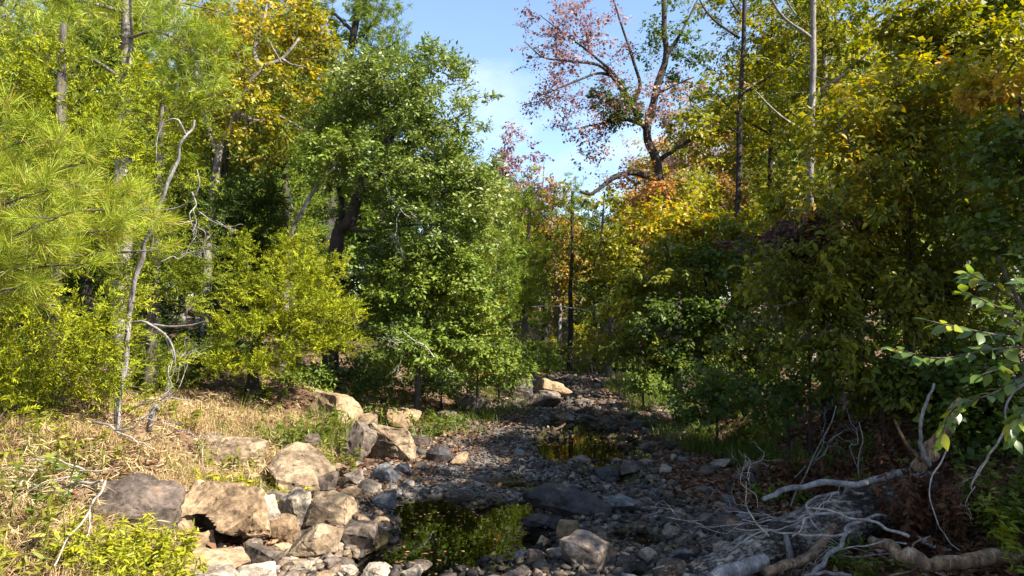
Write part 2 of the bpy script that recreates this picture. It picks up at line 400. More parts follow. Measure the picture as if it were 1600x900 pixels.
# ---------------------------------------------------------------- crowns
def grow(nodes, rad, C, rng, up=.12, jit=.14, k=5, zmin=None, thin=1.0):
    """branches from the wood that stands to every clump centre; each new branch can carry the next"""
    nodes = np.asarray(nodes); rad = np.asarray(rad)
    cap = len(nodes) + len(C) * (k - 1)
    NN = np.zeros((cap, 3)); RR = np.zeros(cap); m = len(nodes)
    NN[:m] = nodes; RR[:m] = rad
    if zmin is not None: 
        bad = NN[:m, 2] < zmin
    else: bad = np.zeros(m, bool)
    d0 = np.array([np.min(np.linalg.norm(nodes - c, axis=1)) for c in C])
    P = []; R = []; dirs = np.zeros((len(C), 3))
    pen = np.zeros(cap); pen[:m][bad] = 5.0
    for j in np.argsort(d0):
        c = C[j]; dv = NN[:m] - c
        cost = np.sqrt((dv ** 2).sum(1)) + .7 * np.maximum(0, dv[:, 2]) + pen[:m]
        i = int(np.argmin(cost)); p0 = NN[i]; d = np.linalg.norm(c - p0)
        mid = (p0 + c) / 2 + np.array([0, 0, up * d]) + (rng.random(3) - .5) * 2 * jit * d
        u = np.linspace(0, 1, k)[:, None]
        pts = (1 - u) ** 2 * p0 + 2 * u * (1 - u) * mid + u * u * c
        r0 = min(RR[i] * .75, (.005 + .013 * d) * thin); r1 = min(.0035 * thin, r0)
        rr = np.linspace(r0, r1, k)
        P.append(pts); R.append(rr); dirs[j] = pts[-1] - pts[-2]
        NN[m:m + k - 1] = pts[1:]; RR[m:m + k - 1] = rr[1:]; m += k - 1
    return np.array(P), np.array(R), unit(dirs)
def rand_dirs(rng, n): return unit(rng.normal(size=(n, 3)))
def in_ell(rng, n, c, r, lump=.5, shell=.5, seed=0., freq=None):
    """n points inside an ellipsoid, outer part denser, with lumps and gaps"""
    out = []
    if freq is None: freq = 3.0 / float(np.mean(r))
    while len(out) < n:
        d = rand_dirs(rng, n * 2); q = d * (rng.random((n * 2, 1)) ** shell)
        q = q * np.where(rng.random((n * 2, 1)) < .13, 1.12 + .35 * rng.random((n * 2, 1)), 1.0)
        p = np.asarray(c) + q * np.asarray(r)
        keep = vn(p * freq + seed) > .30 + .22 * lump + .16 * (rng.random(len(p)) - .5)
        out.extend(p[keep])
    return np.array(out[:n])
def foliage(kind, C, dirs, rng, geo, twig, spec, centre, t0):
    """leaves of every clump (vectorised). spec: size, m, k, len, wid, droop, tv"""
    n = len(C); rc = spec['rc']; m = spec['m']; k = spec['k']
    tc = t0 + (rng.random(n) - .5) * spec.get('tv', .35)
    outw = unit((C - centre) * np.array([1, 1, .5]))
    if kind in ('broad', 'droop'):
        td = unit(rng.normal(size=(n, m, 3)) * np.array([1, 1, .6]) + (outw * .45 + dirs * .35)[:, None] + np.array([0, 0, spec.get('lift', .1)]))
        tl = rc * (.45 + .75 * rng.random((n, m, 1)))
        end = C[:, None] + td * tl
        if twig is not None:
            b = C[:, None] + td * 0
            PP = np.stack([b, end], 2).reshape(-1, 2, 3)[::2]
            V, Q = tubes(PP, np.broadcast_to(np.array([.0035, .0015]) * spec.get('tw', 1.), (len(PP), 2)), 3)
            twig.add(V, Q)
        s = .2 + .85 * rng.random((n, m, k, 1))
        B = C[:, None, None] + td[:, :, None] * tl[:, :, None] * s + rng.normal(size=(n, m, k, 3)) * rc * spec.get('jit', .09)
        side = unit(np.cross(td, [0, 0, 1.]))[:, :, None] * rng.choice([-1, 1], (n, m, k, 1))
        D = td[:, :, None] * .5 + side * .7 + rng.normal(size=(n, m, k, 3)) * .4 + np.array([0, 0, -spec.get('droop', .3)])
        N = rng.normal(size=(n, m, k, 3)) * .55 + np.array([0, 0, 1.]) + outw[:, None, None] * .35
        sz = (.42 + .85 * rng.random((n, m, k))) * (.8 + .45 * rng.random((n, 1, 1)))
        t = tc[:, None, None] + (rng.random((n, m, k)) - .5) * .34
        f = leaves6 if spec.get('six') else leaves
        f(geo, B.reshape(-1, 3), D.reshape(-1, 3), N.reshape(-1, 3), (spec['len'] * sz).ravel(), (spec['wid'] * sz).ravel(), np.clip(t, 0.02, .98).ravel())
    elif kind == 'cedar':
        ax = unit(rng.normal(size=(n, m, 3)) * .55 + (outw * .75 + dirs * .3)[:, None] + np.array([0, 0, spec.get('lift', .35)]))
        al = rc * (.6 + .7 * rng.random((n, m, 1)))
        st = C[:, None] + rng.normal(size=(n, m, 3)) * rc * .28
        pn = unit(rng.normal(size=(n, m, 3)) * .7 + np.array([0, 0, 1.]))
        sd = unit(np.cross(ax, pn))
        s = (np.arange(k) + .5) / k
        sg = np.where(np.arange(k) % 2, 1., -1.)
        cur = np.array([0, 0, -.18])
        B = st[:, :, None] + ax[:, :, None] * al[:, :, None] * s[None, None, :, None] + cur * (s ** 2)[None, None, :, None] * al[:, :, None]
        D = ax[:, :, None] * .8 + sd[:, :, None] * sg[None, None, :, None] * .75 + rng.normal(size=(n, m, k, 3)) * .28
        N = pn[:, :, None] + rng.normal(size=(n, m, k, 3)) * .5
        sz = (1.15 - .65 * s)[None, None] * (.7 + .6 * rng.random((n, m, k)))
        t = tc[:, None, None] + (rng.random((n, m, 1)) - .5) * .3 + (rng.random((n, m, k)) - .5) * .2
        leaves(geo, B.reshape(-1, 3), D.reshape(-1, 3), N.reshape(-1, 3), (spec['len'] * sz).ravel(), (spec['wid'] * sz).ravel(), np.clip(t, .02, .98).ravel(), .3)
        if twig is not None:
            PP = np.stack([st, st + ax * al * .9 + cur * .6 * al], 2).reshape(-1, 2, 3)[::2]
            V, Q = tubes(PP, np.broadcast_to(np.array([.003, .001]), (len(PP), 2)), 3); twig.add(V, Q)
    elif kind == 'pine':
        ax = unit(rng.normal(size=(n, m, 3)) * .5 + (outw * .5 + dirs * .6)[:, None] + np.array([0, 0, .3]))
        st = C[:, None] + rng.normal(size=(n, m, 3)) * rc * .55
        sh = rng.random((n, m, k, 1)) * spec.get('shoot', .5) * spec['len']
        B = st[:, :, None] + ax[:, :, None] * sh
        D = ax[:, :, None] * .75 + rand_dirs(rng, n * m * k).reshape(n, m, k, 3) * .95 + np.array([0, 0, -.1])
        N = rng.normal(size=(n, m, k, 3))
        sz = .7 + .45 * rng.random((n, m, k))
        t = tc[:, None, None] + (rng.random((n, m, 1)) - .5) * .25 + (rng.random((n, m, k)) - .5) * .3
        leaves(geo, B.reshape(-1, 3), D.reshape(-1, 3), N.reshape(-1, 3), (spec['len'] * sz).ravel(), np.full(n * m * k, spec['wid']), np.clip(t, .02, .9).ravel(), .1)
        if twig is not None:
            PP = np.stack([st - ax * spec['len'] * .6, st + ax * spec['len'] * .35], 2).reshape(-1, 2, 3)
            V, Q = tubes(PP, np.broadcast_to(np.array([.005, .003]) * spec.get('tw', 1.), (len(PP), 2)), 3); twig.add(V, Q)

SPEC = {
    'oak': dict(kind='broad', rc=.30, m=7, k=14, len=.080, wid=.034, droop=.1, lift=.15, mat='oak'),
    'lime': dict(kind='broad', rc=.28, m=7, k=13, len=.080, wid=.037, droop=.3, mat='lime'),
    'yellow': dict(kind='broad', rc=.34, m=6, k=9, len=.08, wid=.05, droop=.4, mat='yellow', tv=.5),
    'gold': dict(kind='broad', rc=.32, m=6, k=9, len=.095, wid=.056, droop=.5, mat='gold', tv=.5),
    'olive': dict(kind='broad', rc=.29, m=6, k=10, len=.078, wid=.036, droop=.6, mat='olive', tv=.5, six=True),
    'maple': dict(kind='broad', rc=.31, m=6, k=9, len=.078, wid=.05, droop=.4, mat='maple', tv=.45),
    'red': dict(kind='broad', rc=.30, m=6, k=5, len=.065, wid=.046, droop=.5, mat='red', tv=.6),
    'orange': dict(kind='broad', rc=.28, m=6, k=8, len=.085, wid=.05, droop=.4, mat='orange', tv=.6),
    'purple': dict(kind='broad', rc=.22, m=6, k=9, len=.06, wid=.035, droop=.4, mat='purple'),
    'cedar': dict(kind='cedar', rc=.22, m=7, k=18, len=.058, wid=.0135, mat='cedar', tv=.55),
    'cedar_shaded': dict(kind='cedar', rc=.30, m=8, k=12, len=.10, wid=.030, mat='cedar_shaded', tv=.3),
    'pine': dict(kind='pine', rc=.22, m=4, k=44, len=.17, wid=.006, mat='pine'),
    'pine_far': dict(kind='pine', rc=.30, m=4, k=24, len=.18, wid=.017, mat='pine_far'),
}
def tree(name, label, cat, base, trunk, r, limbs, crowns, bark='bark', seed=1, group=None, thin=1.0, twigs=True, foliage_name='crown', zmin=None, up=.12, jit=.14, stem_name='trunk'):
    """base (x,y) on the ground; trunk = points above it; limbs = [(points, r0, r1)];
    crowns = [(spec, centre, radii, clumps, t0, options)] - crowns of one spec share a mesh"""
    rng = np.random.default_rng(seed)
    b = np.array([base[0], base[1], h1(*base)])
    root = empty(name, b, label, cat, group)
    nodes = []; rads = []
    tr_o = None
    if trunk is not None:
        pts = [b - np.array([0, 0, .15])] + [np.asarray(p) for p in trunk]
        V, Q, T, P, R = limb(pts, r[0], r[1], rng, 9, 6, .22)
        # root flare
        fl = np.clip(1 - (V[:, 2] - b[2]) / .35, 0, 1) ** 2 * .7
        cx = np.array([b[0], b[1]]); V[:, :2] = np.where(V[:, 2:3] < b[2] + .35, cx + (V[:, :2] - cx) * (1 + fl)[:, None], V[:, :2])
        g = Geo(); g.add(V, Q, T)
        tr_o = link(stem_name, g.mesh(stem_name, M[bark], b, True), root)
        nodes.append(P); rads.append(R)
    for (pts, r0, r1) in limbs:
        V, Q, T, P, R = limb(pts, r0, r1, rng, 7, 6, .3)
        g = Geo(); g.add(V, Q, T)
        link('limb', g.mesh('limb', M[bark], b, True), tr_o if tr_o is not None else root)
        nodes.append(P); rads.append(R)
    NN = np.concatenate(nodes); RR = np.concatenate(rads)
    by = {}
    for (sp, c, rr, n, t0, *opt) in crowns:
        o = opt[0] if opt else {}
        C = in_ell(rng, n, c, rr, o.get('lump', 1.1 if sp.startswith('cedar') else .85), o.get('shell', .5), seed * 1.7, o.get('freq'))
        gz = hz(C[:, 0], C[:, 1]) + .12
        C[:, 2] = np.maximum(C[:, 2], gz)
        by.setdefault(sp, []).append((C, np.broadcast_to(np.asarray(c), C.shape), np.full(n, t0) + (C[:, 2] - c[2]) / rr[2] * o.get('tz', 0.), o))
    first = True
    for sp, rows in by.items():
        spec = dict(SPEC[sp]); spec.update(rows[0][3].get('spec', {}))
        C = np.concatenate([x[0] for x in rows]); ctr = np.concatenate([x[1] for x in rows]); t0 = np.concatenate([x[2] for x in rows])
        P, R, dirs = grow(NN, RR, C, rng, up, jit, 5, zmin, thin)
        wg = Geo(); V, Q = tubes(P, R, 3); wg.add(V, Q)
        lg = Geo()
        foliage(spec['kind'], C, dirs, rng, lg, wg if twigs else None, spec, ctr, t0)
        co = link(foliage_name, lg.mesh(foliage_name, M[spec['mat']], b), root)
        link('twigwork', wg.mesh('twigwork', M[bark], b), co)['kind'] = 'stuff'
    return root
def E(px, py, D, rx, rz, ry=None):
    """centre and radii of a crown lobe: rx, rz in picture px at distance D, ry in metres"""
    c = W(px, py, D); s = D / FPX
    return c, (rx * s, ry if ry is not None else (rx + rz) * .5 * s, rz * s)

# ================================================================ THE SETTING
def axis(lo, hi, d0, fine_lo, fine_hi, g=1.12):
    a = list(np.arange(fine_lo, fine_hi + 1e-6, d0))
    s = d0; x = a[-1]
    while x < hi: s *= g; x += s; a.append(x)
    s = d0; x = a[0]; pre = []
    while x > lo: s *= g; x -= s; pre.append(x)
    return np.array(pre[::-1] + a)
def ground():
    xs = axis(-420, 420, .09, -6.0, 6.0, 1.12); ys = axis(-60, 520, .09, 4.4, 16, 1.10)
    X, Y = np.meshgrid(xs, ys); Z = hz(X, Y)
    V = np.stack([X.ravel(), Y.ravel(), Z.ravel()], 1)
    nx, ny = len(xs), len(ys)
    i, j = np.meshgrid(np.arange(nx - 1), np.arange(ny - 1)); b = (j * nx + i).ravel()
    Q = np.stack([b, b + 1, b + 1 + nx, b + nx], 1)
    x, y = V[:, 0], V[:, 1]
    dl = np.interp(y, CH_Y, CH_L) - x; dr = x - np.interp(y, CH_Y, CH_RG)
    bank = sstep((np.maximum(dl, dr) + .2 + (fbm(V * 1.7) - .5) * .8) / .8)
    pool = np.zeros(len(V))
    for (a, bb, w, l, s, d) in POOLS:
        q = ((x - a - s * (y - bb)) / w) ** 2 + ((y - bb) / l) ** 2
        pool = np.maximum(pool, sstep((1.9 - q) * 1.0))
    me = mk_mesh('ground', V, Q, None, bank, True)
    a = me.attributes.new('pool', 'FLOAT', 'POINT'); a.data.foreach_set('value', pool.astype(np.float32))
    m, nt, out = mat_new('creek_bed_and_bank_soil'); N, L = nt.nodes, nt.links
    tc = N.new('ShaderNodeTexCoord')
    vo = N.new('ShaderNodeTexVoronoi'); vo.inputs['Scale'].default_value = 26; L.new(tc.outputs['Object'], vo.inputs['Vector'])
    v2 = N.new('ShaderNodeTexVoronoi'); v2.feature = 'DISTANCE_TO_EDGE'; v2.inputs['Scale'].default_value = 26; L.new(tc.outputs['Object'], v2.inputs['Vector'])
    sx = N.new('ShaderNodeSeparateColor'); L.new(vo.outputs['Color'], sx.inputs[0])
    gr = ramp(nt, [(0, (.025, .024, .024)), (.5, (.085, .08, .078)), (.8, (.15, .125, .10)), (1, (.24, .23, .22))]); L.new(sx.outputs[0], gr.inputs['Fac'])
    no = N.new('ShaderNodeTexNoise'); no.inputs['Scale'].default_value = 5; no.inputs['Detail'].default_value = 10; no.inputs['Roughness'].default_value = .75; L.new(tc.outputs['Object'], no.inputs['Vector'])
    so = ramp(nt, [(.3, (.045, .028, .017)), (.5, (.12, .075, .045)), (.66, (.23, .155, .09)), (.8, (.33, .25, .16))]); L.new(no.outputs['Fac'], so.inputs['Fac'])
    at = N.new('ShaderNodeAttribute'); at.attribute_name = 't'
    ap = N.new('ShaderNodeAttribute'); ap.attribute_name = 'pool'
    m1 = N.new('ShaderNodeMix'); m1.data_type = 'RGBA'; L.new(at.outputs['Fac'], m1.inputs[0]); L.new(gr.outputs['Color'], m1.inputs[6]); L.new(so.outputs['Color'], m1.inputs[7])
    m2 = N.new('ShaderNodeMix'); m2.data_type = 'RGBA'; L.new(ap.outputs['Fac'], m2.inputs[0]); L.new(m1.outputs[2], m2.inputs[6])
    mu = ramp(nt, [(.3, (.025, .021, .008)), (.7, (.10, .08, .028))]); L.new(no.outputs['Fac'], mu.inputs['Fac']); L.new(mu.outputs['Color'], m2.inputs[7])
    b = N.new('ShaderNodeBsdfPrincipled'); b.inputs['Roughness'].default_value = .9; b.inputs['Specular IOR Level'].default_value = .2
    L.new(m2.outputs[2], b.inputs['Base Color'])
    ad = N.new('ShaderNodeMath'); ad.operation = 'ADD'; L.new(v2.outputs['Distance'], ad.inputs[0]); L.new(no.outputs['Fac'], ad.inputs[1])
    bp = N.new('ShaderNodeBump'); bp.inputs['Strength'].default_value = .8; bp.inputs['Distance'].default_value = .03
    L.new(ad.outputs[0], bp.inputs['Height']); L.new(bp.outputs[0], b.inputs['Normal']); L.new(b.outputs[0], out.inputs['Surface'])
    me.materials.append(m)
    o = link('ground', me); tag(o, 'creek bed and leaf strewn wooded banks', None, None, 'structure')
ground()

def water():
    m, nt, out = mat_new('still_creek_water'); N, L = nt.nodes, nt.links
    tc = N.new('ShaderNodeTexCoord'); no = N.new('ShaderNodeTexNoise'); no.inputs['Scale'].default_value = 5; no.inputs['Detail'].default_value = 2
    L.new(tc.outputs['Object'], no.inputs['Vector'])
    bp = N.new('ShaderNodeBump'); bp.inputs['Strength'].default_value = .035; bp.inputs['Distance'].default_value = .02; L.new(no.outputs['Fac'], bp.inputs['Height'])
    fr = N.new('ShaderNodeFresnel'); fr.inputs['IOR'].default_value = 1.8; L.new(bp.outputs[0], fr.inputs['Normal'])
    gl = N.new('ShaderNodeBsdfGlossy'); gl.inputs['Roughness'].default_value = .015; gl.inputs['Color'].default_value = (.95, .95, .95, 1); L.new(bp.outputs[0], gl.inputs['Normal'])
    tr = N.new('ShaderNodeBsdfTransparent'); tr.inputs['Color'].default_value = (.70, .60, .34, 1)
    mx = N.new('ShaderNodeMixShader'); L.new(fr.outputs[0], mx.inputs['Fac']); L.new(tr.outputs[0], mx.inputs[1]); L.new(gl.outputs[0], mx.inputs[2])
    L.new(mx.outputs[0], out.inputs['Surface'])
    sheets = [((-.45, 6.6), 1.25, 1.75, 'shallow pool reflecting green trees in the near creek bed'),
              ((.12, 8.75), .6, .5, 'small sliver of pool between gravel and the long dark boulder'),
              ((1.18, 11.9), 1.0, 2.6, 'long narrow pool reflecting yellow green woods further up the creek'),
              ((1.13, 6.62), .42, .5, 'little dark puddle among cobbles beside the long dark boulder'),
              ((.98, 5.72), .25, .26, 'tiny puddle between stones at the bottom edge of the picture')]
    for (c, rx, ry, lab) in sheets:
        n = 48; an = np.linspace(0, 2 * np.pi, n, endpoint=False)
        V = np.stack([np.cos(an) * rx, np.sin(an) * ry, np.zeros(n)], 1); V = np.vstack([V, [[0, 0, 0]]])
        T = [[i, (i + 1) % n, n] for i in range(n)]
        me = mk_mesh('pool_water', V, None, T, None, True, (m,))
        o = link('pool_water', me, None, (c[0], c[1], WATER_Z)); tag(o, lab, None, None, 'structure')
water()

# ================================================================ ROCKS
def rock_mesh(name, seed, dims, mat, kind='angular', fine=1, hollow=None):
    rng = np.random.default_rng(seed)
    if kind == 'long':
        sec = []
        for u, rr_, zz in ((-1, .22, -.1), (-.72, .62, .05), (-.3, .95, .1), (.15, 1., .05), (.55, .85, -.05), (.85, .6, -.2), (1, .3, -.35)):
            for k_ in range(6):
                a_ = k_ * 1.047 + .3 * rng.random()
                sec.append((u + .06 * rng.normal(), rr_ * math.cos(a_) * (.9 + .2 * rng.random()), zz + rr_ * math.sin(a_) * (.75 + .2 * rng.random())))
        P0 = np.array(sec)
    n = {'long': 10, 'angular': 20, 'slab': 18, 'round': 40, 'wedge': 13}[kind]
    p = rand_dirs(rng, n)
    pw = {'long': 1, 'angular': .72, 'slab': .62, 'round': 1.0, 'wedge': .8}[kind]
    p = np.sign(p) * np.abs(p) ** pw
    p *= (.93 + .14 * rng.random((n, 1)) if kind == 'round' else .72 + .45 * rng.random((n, 1)))
    if kind == 'wedge': p[:, 2] *= (.55 + .45 * p[:, 0]) 
    if kind == 'long': p = P0
    p -= (p.max(0) + p.min(0)) / 2; p /= (p.max(0) - p.min(0)) / 2
    p = p * np.asarray(dims) / 2
    bm = bmesh.new()
    for q in p: bm.verts.new(q)
    r = bmesh.ops.convex_hull(bm, input=bm.verts)
    junk = [e for e in r['geom_interior'] + r['geom_unused'] if isinstance(e, bmesh.types.BMVert)]
    if junk: bmesh.ops.delete(bm, geom=list(set(junk)), context='VERTS')
    s = min(dims)
    bmesh.ops.dissolve_limit(bm, angle_limit=math.radians(10), verts=bm.verts, edges=bm.edges)
    if fine >= 1:
        try: bmesh.ops.bevel(bm, geom=list(bm.edges), offset=s * (.03 if kind != 'round' else .02), segments=1, affect='EDGES', clamp_overlap=True)
        except Exception: pass
    bmesh.ops.triangulate(bm, faces=bm.faces)
    if fine >= 2:
        for _ in range(4 if fine >= 3 else 3):
            long = [e for e in bm.edges if e.calc_length() > max(dims) * (.05 if fine >= 3 else .11)]
            if long: bmesh.ops.subdivide_edges(bm, edges=long, cuts=1, use_grid_fill=False)
            bmesh.ops.triangulate(bm, faces=bm.faces)
        bm.normal_update()
        co = np.array([v.co for v in bm.verts]); no = np.array([v.normal for v in bm.verts])
        S = max(dims)
        rd = np.abs(fbm(co / S * 5 + seed * 3, 3) - .5) * 2
        d = (fbm(co / S * 2.3 + seed, 3) - .5) * S * .05 + (fbm(co / S * 11 + seed * 2, 3) - .5) * S * .05 - np.maximum(0, .16 - rd) * S * .14
        # bedding: thin ledges
        lay = np.abs(((co[:, 2] + co[:, 0] * .15) / S * (5 + seed % 3) + fbm(co / S * 2, 2) * 1.5) % 1 - .5)
        d -= (lay < .10) * S * .012
        co = co + no * d[:, None]
        if hollow is not None:
            hc, hr, hd = hollow
            q = ((co[:, 0] - hc[0]) / hr[0]) ** 2 + ((co[:, 2] - hc[1]) / hr[1]) ** 2
            f = sstep((1.25 - q) * 2.2) * (co[:, 1] < 0)
            co[:, 1] += f * hd
        for v, c in zip(bm.verts, co): v.co = c
    bm.normal_update()
    lim = math.radians(21 if kind not in ('round', 'long') else 40)
    for f in bm.faces: f.smooth = True
    for e in bm.edges:
        try: e.smooth = e.calc_face_angle() < lim
        except Exception: pass
    me = bpy.data.meshes.new(name); bm.to_mesh(me); bm.free(); me.materials.append(M[mat])
    return me

def short_of(w):
    w = w[:9]
    while w[-1] in ('the', 'a', 'of', 'in', 'below', 'beside', 'above', 'at', 'left', 'right', 'under', 'by', 'and', 'before', 'behind', 'between', 'beneath', 'front', 'light', 'pale', 'grey'): w = w[:-1]
    return ' '.join(w)
HERO = []   # x, y, half width, short phrase
def hero(name, px, py, w, h, mat, kind, label, depth=.8, yaw=0., tilt=0., seed=None, fine=2, sink=.18, hollow=None, roll=0., short=None):
    p = G(px, py); s = p[1] / FPX
    wm, hm = w * s, h * s * 1.0
    dm = wm * depth
    y = p[1] + dm * .28; x = p[0] * y / p[1]
    full = hm / (1 - sink) 
    sd = seed if seed is not None else int(px * 7 + py)
    me = rock_mesh(name, sd, (wm, dm, full), mat, kind, fine, None if hollow is None else ((hollow[0] * wm, hollow[1] * full), (hollow[2] * wm, hollow[3] * full), hollow[4] * dm))
    o = link(name, me, None, (x, y, p[2] + full * (.5 - sink)))
    o.rotation_euler = (math.radians(roll), math.radians(tilt), math.radians(yaw))
    tag(o, label, 'boulder' if name == 'boulder' else 'rock', 'boulders and big rocks of the creek')
    sh = (short or label.split(' with ')[0]).split()
    HERO.append((x, y, max(wm, dm) / 2, short_of(sh)))
    return o
R_ = 'rock'; B_ = 'boulder'
hero(B_, 213, 838, 150, 84, 'brown', 'round', 'big rounded brown boulder with rusty top above the yellow weeds', .9, 20, 8, 11, 3, short='big rounded brown boulder')
hero(B_, 335, 858, 165, 88, 'tan', 'angular', 'tan boulder with a dark hollow under its overhanging front', .8, -6, 6, 31, 3, .12, (-.02, -.22, .30, .30, .55), short='hollow tan boulder')
hero(R_, 262, 836, 85, 58, 'tan', 'angular', 'pale sandstone block between the brown boulder and the hollow boulder', .7, 15, 0, 17, 2)
hero(R_, 308, 864, 52, 30, 'tan', 'wedge', 'small tan wedge lying in the mouth of the hollow boulder', .8, 10, 0, 23, 2)
hero(R_, 335, 786, 85, 26, 'tan', 'slab', 'flat tan slab lying on top behind the hollow boulder', .7, 5, 0, 41, 2)
hero(R_, 388, 797, 46, 30, 'pale', 'wedge', 'upturned pale wedge beside yellow weeds behind the hollow boulder', .8, -30, -18, 12, 2)
hero(R_, 405, 842, 66, 66, 'pale', 'angular', 'pale block standing right against the hollow boulder', .8, 30, 5, 13, 2)
hero(R_, 440, 848, 54, 40, 'tan', 'round', 'pitted pale rounded rock below the upright pale block', .9, 0, 0, 14, 2)
hero(R_, 457, 828, 54, 58, 'pale', 'angular', 'upright pale block with a bright smooth face', .8, -25, 8, 15, 2, short='upright pale block')
hero(R_, 424, 797, 56, 26, 'grey', 'angular', 'tan rock under yellow weeds behind the upright pale block', .8, 10, 0, 16, 2)
hero(R_, 516, 826, 92, 54, 'bedrock', 'angular', 'big rounded grey tan rock at the edge of the shade', .8, 15, -5, 18, 2, short='big grey tan rock')
hero(R_, 486, 876, 90, 50, 'bedrock', 'slab', 'cracked flat topped tan block in front of the big grey tan rock', .8, -12, -8, 19, 2, short='cracked flat topped block')
hero(R_, 412, 884, 78, 28, 'grey', 'wedge', 'grey wedge shaped slab left of the cracked flat topped block', .7, 160, 0, 20, 2, short='grey wedge shaped slab')
hero(R_, 338, 903, 118, 34, 'tan', 'slab', 'broad low tan bedrock slab under the hollow boulder', .8, 8, 0, 21, 2, short='broad low bedrock slab')
hero(R_, 396, 860, 32, 18, 'grey', 'round', 'grey oval cobble between hollow boulder and grey wedge slab', .8, 0, 0, 22, 2)
hero(R_, 400, 915, 62, 34, 'pale', 'angular', 'bright pale block at the bottom edge below the grey wedge slab', .8, 20, 0, 24, 2)
hero(R_, 335, 921, 84, 30, 'pale', 'slab', 'bright flat pale slab at the bottom edge left of the weeds', .8, 0, 0, 25, 2)
hero(R_, 560, 863, 62, 42, 'grey', 'angular', 'tan grey lump beside gravel right of the cracked flat topped block', .8, 0, 0, 26, 2)
hero(R_, 502, 772, 58, 32, 'grey', 'angular', 'light grey block below the broad flat bedrock boulder', .8, 12, -6, 27, 2, short='light grey block')
hero(B_, 462, 768, 140, 50, 'bedrock', 'slab', 'broad flat tan bedrock boulder sloping toward the creek', 1.1, -15, 14, 28, 3, .45, short='broad flat bedrock boulder')
hero(B_, 355, 726, 125, 38, 'bedrock', 'slab', 'low purplish brown bedrock outcrop in the dry grass', .9, 10, 5, 29, 3, .25, short='purplish bedrock outcrop')
hero(B_, 560, 722, 52, 64, 'grey', 'slab', 'upright grey slab leaning at the foot of the weedy bank', .6, -20, 18, 30, 2, .15, short='upright grey slab')
hero(B_, 610, 722, 84, 66, 'bedrock', 'angular', 'large grey tan boulder with a black shadowed cleft', .8, 15, -6, 32, 3, .15, short='large cleft boulder')
hero(R_, 600, 756, 58, 28, 'slate', 'slab', 'dark slate slab under the large cleft boulder', .8, -10, 8, 33, 2, short='dark slate slab')
hero(R_, 688, 724, 44, 28, 'dark', 'round', 'nearly black rounded boulder on the gravel bar', .8, 0, 0, 34, 2, short='black rounded boulder')
hero(R_, 552, 760, 36, 26, 'rust', 'wedge', 'rusty brown wedge below the upright grey slab', .8, 60, 0, 35, 2)
hero(R_, 532, 745, 30, 20, 'tan', 'angular', 'small tan block tucked under the upright grey slab', .8, 20, 0, 44, 2)
hero(R_, 578, 772, 38, 22, 'pale', 'round', 'pale smooth stone in front of the rusty brown wedge', .8, 0, 0, 36, 2)
hero(R_, 548, 783, 40, 22, 'tan', 'angular', 'tan rock between light grey block and pale smooth stone', .8, 30, 0, 37, 2)
hero(R_, 602, 797, 42, 26, 'slate', 'slab', 'blue grey slate cobble at the head of the near pool', .7, 18, -10, 38, 2, short='blue grey slate cobble')
hero(B_, 628, 675, 56, 34, 'tan', 'angular', 'sunlit tan rock in grass above the large cleft boulder', .9, 0, 8, 39, 2)
hero(B_, 528, 655, 84, 42, 'tan', 'slab', 'long sunlit tan outcrop at the top of the weedy bank', .7, -20, 15, 40, 2)
hero(R_, 735, 642, 52, 26, 'rust', 'round', 'pinkish rounded rock in grass on the far bank', .9, 0, 0, 42, 2)
hero(R_, 650, 700, 46, 20, 'grey', 'slab', 'flat grey rock right of the large cleft boulder', .8, 0, 0, 43, 2)
hero(R_, 640, 652, 40, 18, 'tan', 'slab', 'shaded tan ledge under the grass of the far bank', .8, 0, 0, 45, 2)
hero(R_, 700, 660, 40, 18, 'grey', 'angular', 'grey rock beneath the green weeds of the far bank', .8, 0, 0, 46, 2)
hero(B_, 815, 625, 42, 34, 'dark', 'angular', 'dark brown boulder at the bend of the creek', .9, 0, 0, 47, 2, short='dark brown boulder at the bend')
hero(B_, 846, 638, 62, 26, 'grey', 'slab', 'flat grey boulder in front of the boulders at the bend', .8, 0, 5, 48, 2)
hero(B_, 868, 630, 62, 40, 'tan', 'wedge', 'pointed tan boulder with one sunlit face at the bend', .8, 180, 0, 49, 2, short='pointed tan boulder at the bend')
hero(R_, 842, 612, 40, 20, 'brown', 'angular', 'reddish brown boulder behind the flat grey boulder at the bend', .9, 0, 0, 50, 2)
hero(B_, 888, 806, 150, 46, 'dark', 'long', 'long dark tapering boulder lying across the creek bed', .36, -14, 8, 54, 3, .2, short='long dark boulder')
hero(R_, 972, 803, 68, 24, 'slate', 'slab', 'blue grey slab leaning on the end of the long dark boulder', .7, -20, 14, 52, 2, short='leaning blue grey slab')
hero(R_, 800, 820, 42, 26, 'grey', 'wedge', 'grey pyramid shaped stone at the edge of the near pool', .9, 0, 0, 53, 2, short='grey pyramid stone')
hero(R_, 848, 834, 58, 28, 'dark', 'slab', 'dark flat slab in front of the long dark boulder', .7, 25, 0, 55, 2, short='dark flat slab')
hero(R_, 888, 852, 42, 38, 'tan', 'angular', 'blocky light brown stone standing on the cobbles', .9, 35, 0, 56, 2, short='blocky light brown stone')
hero(R_, 913, 890, 84, 50, 'rust', 'angular', 'angular banded grey stone with rusty broken faces', .8, -20, 10, 57, 2, short='angular banded stone')
hero(R_, 856, 858, 34, 18, 'tan', 'slab', 'flat tan stone left of the blocky light brown stone', .7, 20, 0, 58, 2)
hero(R_, 838, 888, 34, 26, 'grey', 'angular', 'grey block at the lower corner of the near pool', .8, 0, 0, 59, 2)
hero(R_, 868, 878, 30, 20, 'rust', 'angular', 'small grey stone with an orange end', .8, 15, 0, 60, 2)
hero(R_, 940, 852, 18, 20, 'grey', 'round', 'small egg shaped grey stone behind the angular banded stone', .9, 0, 0, 61, 2)
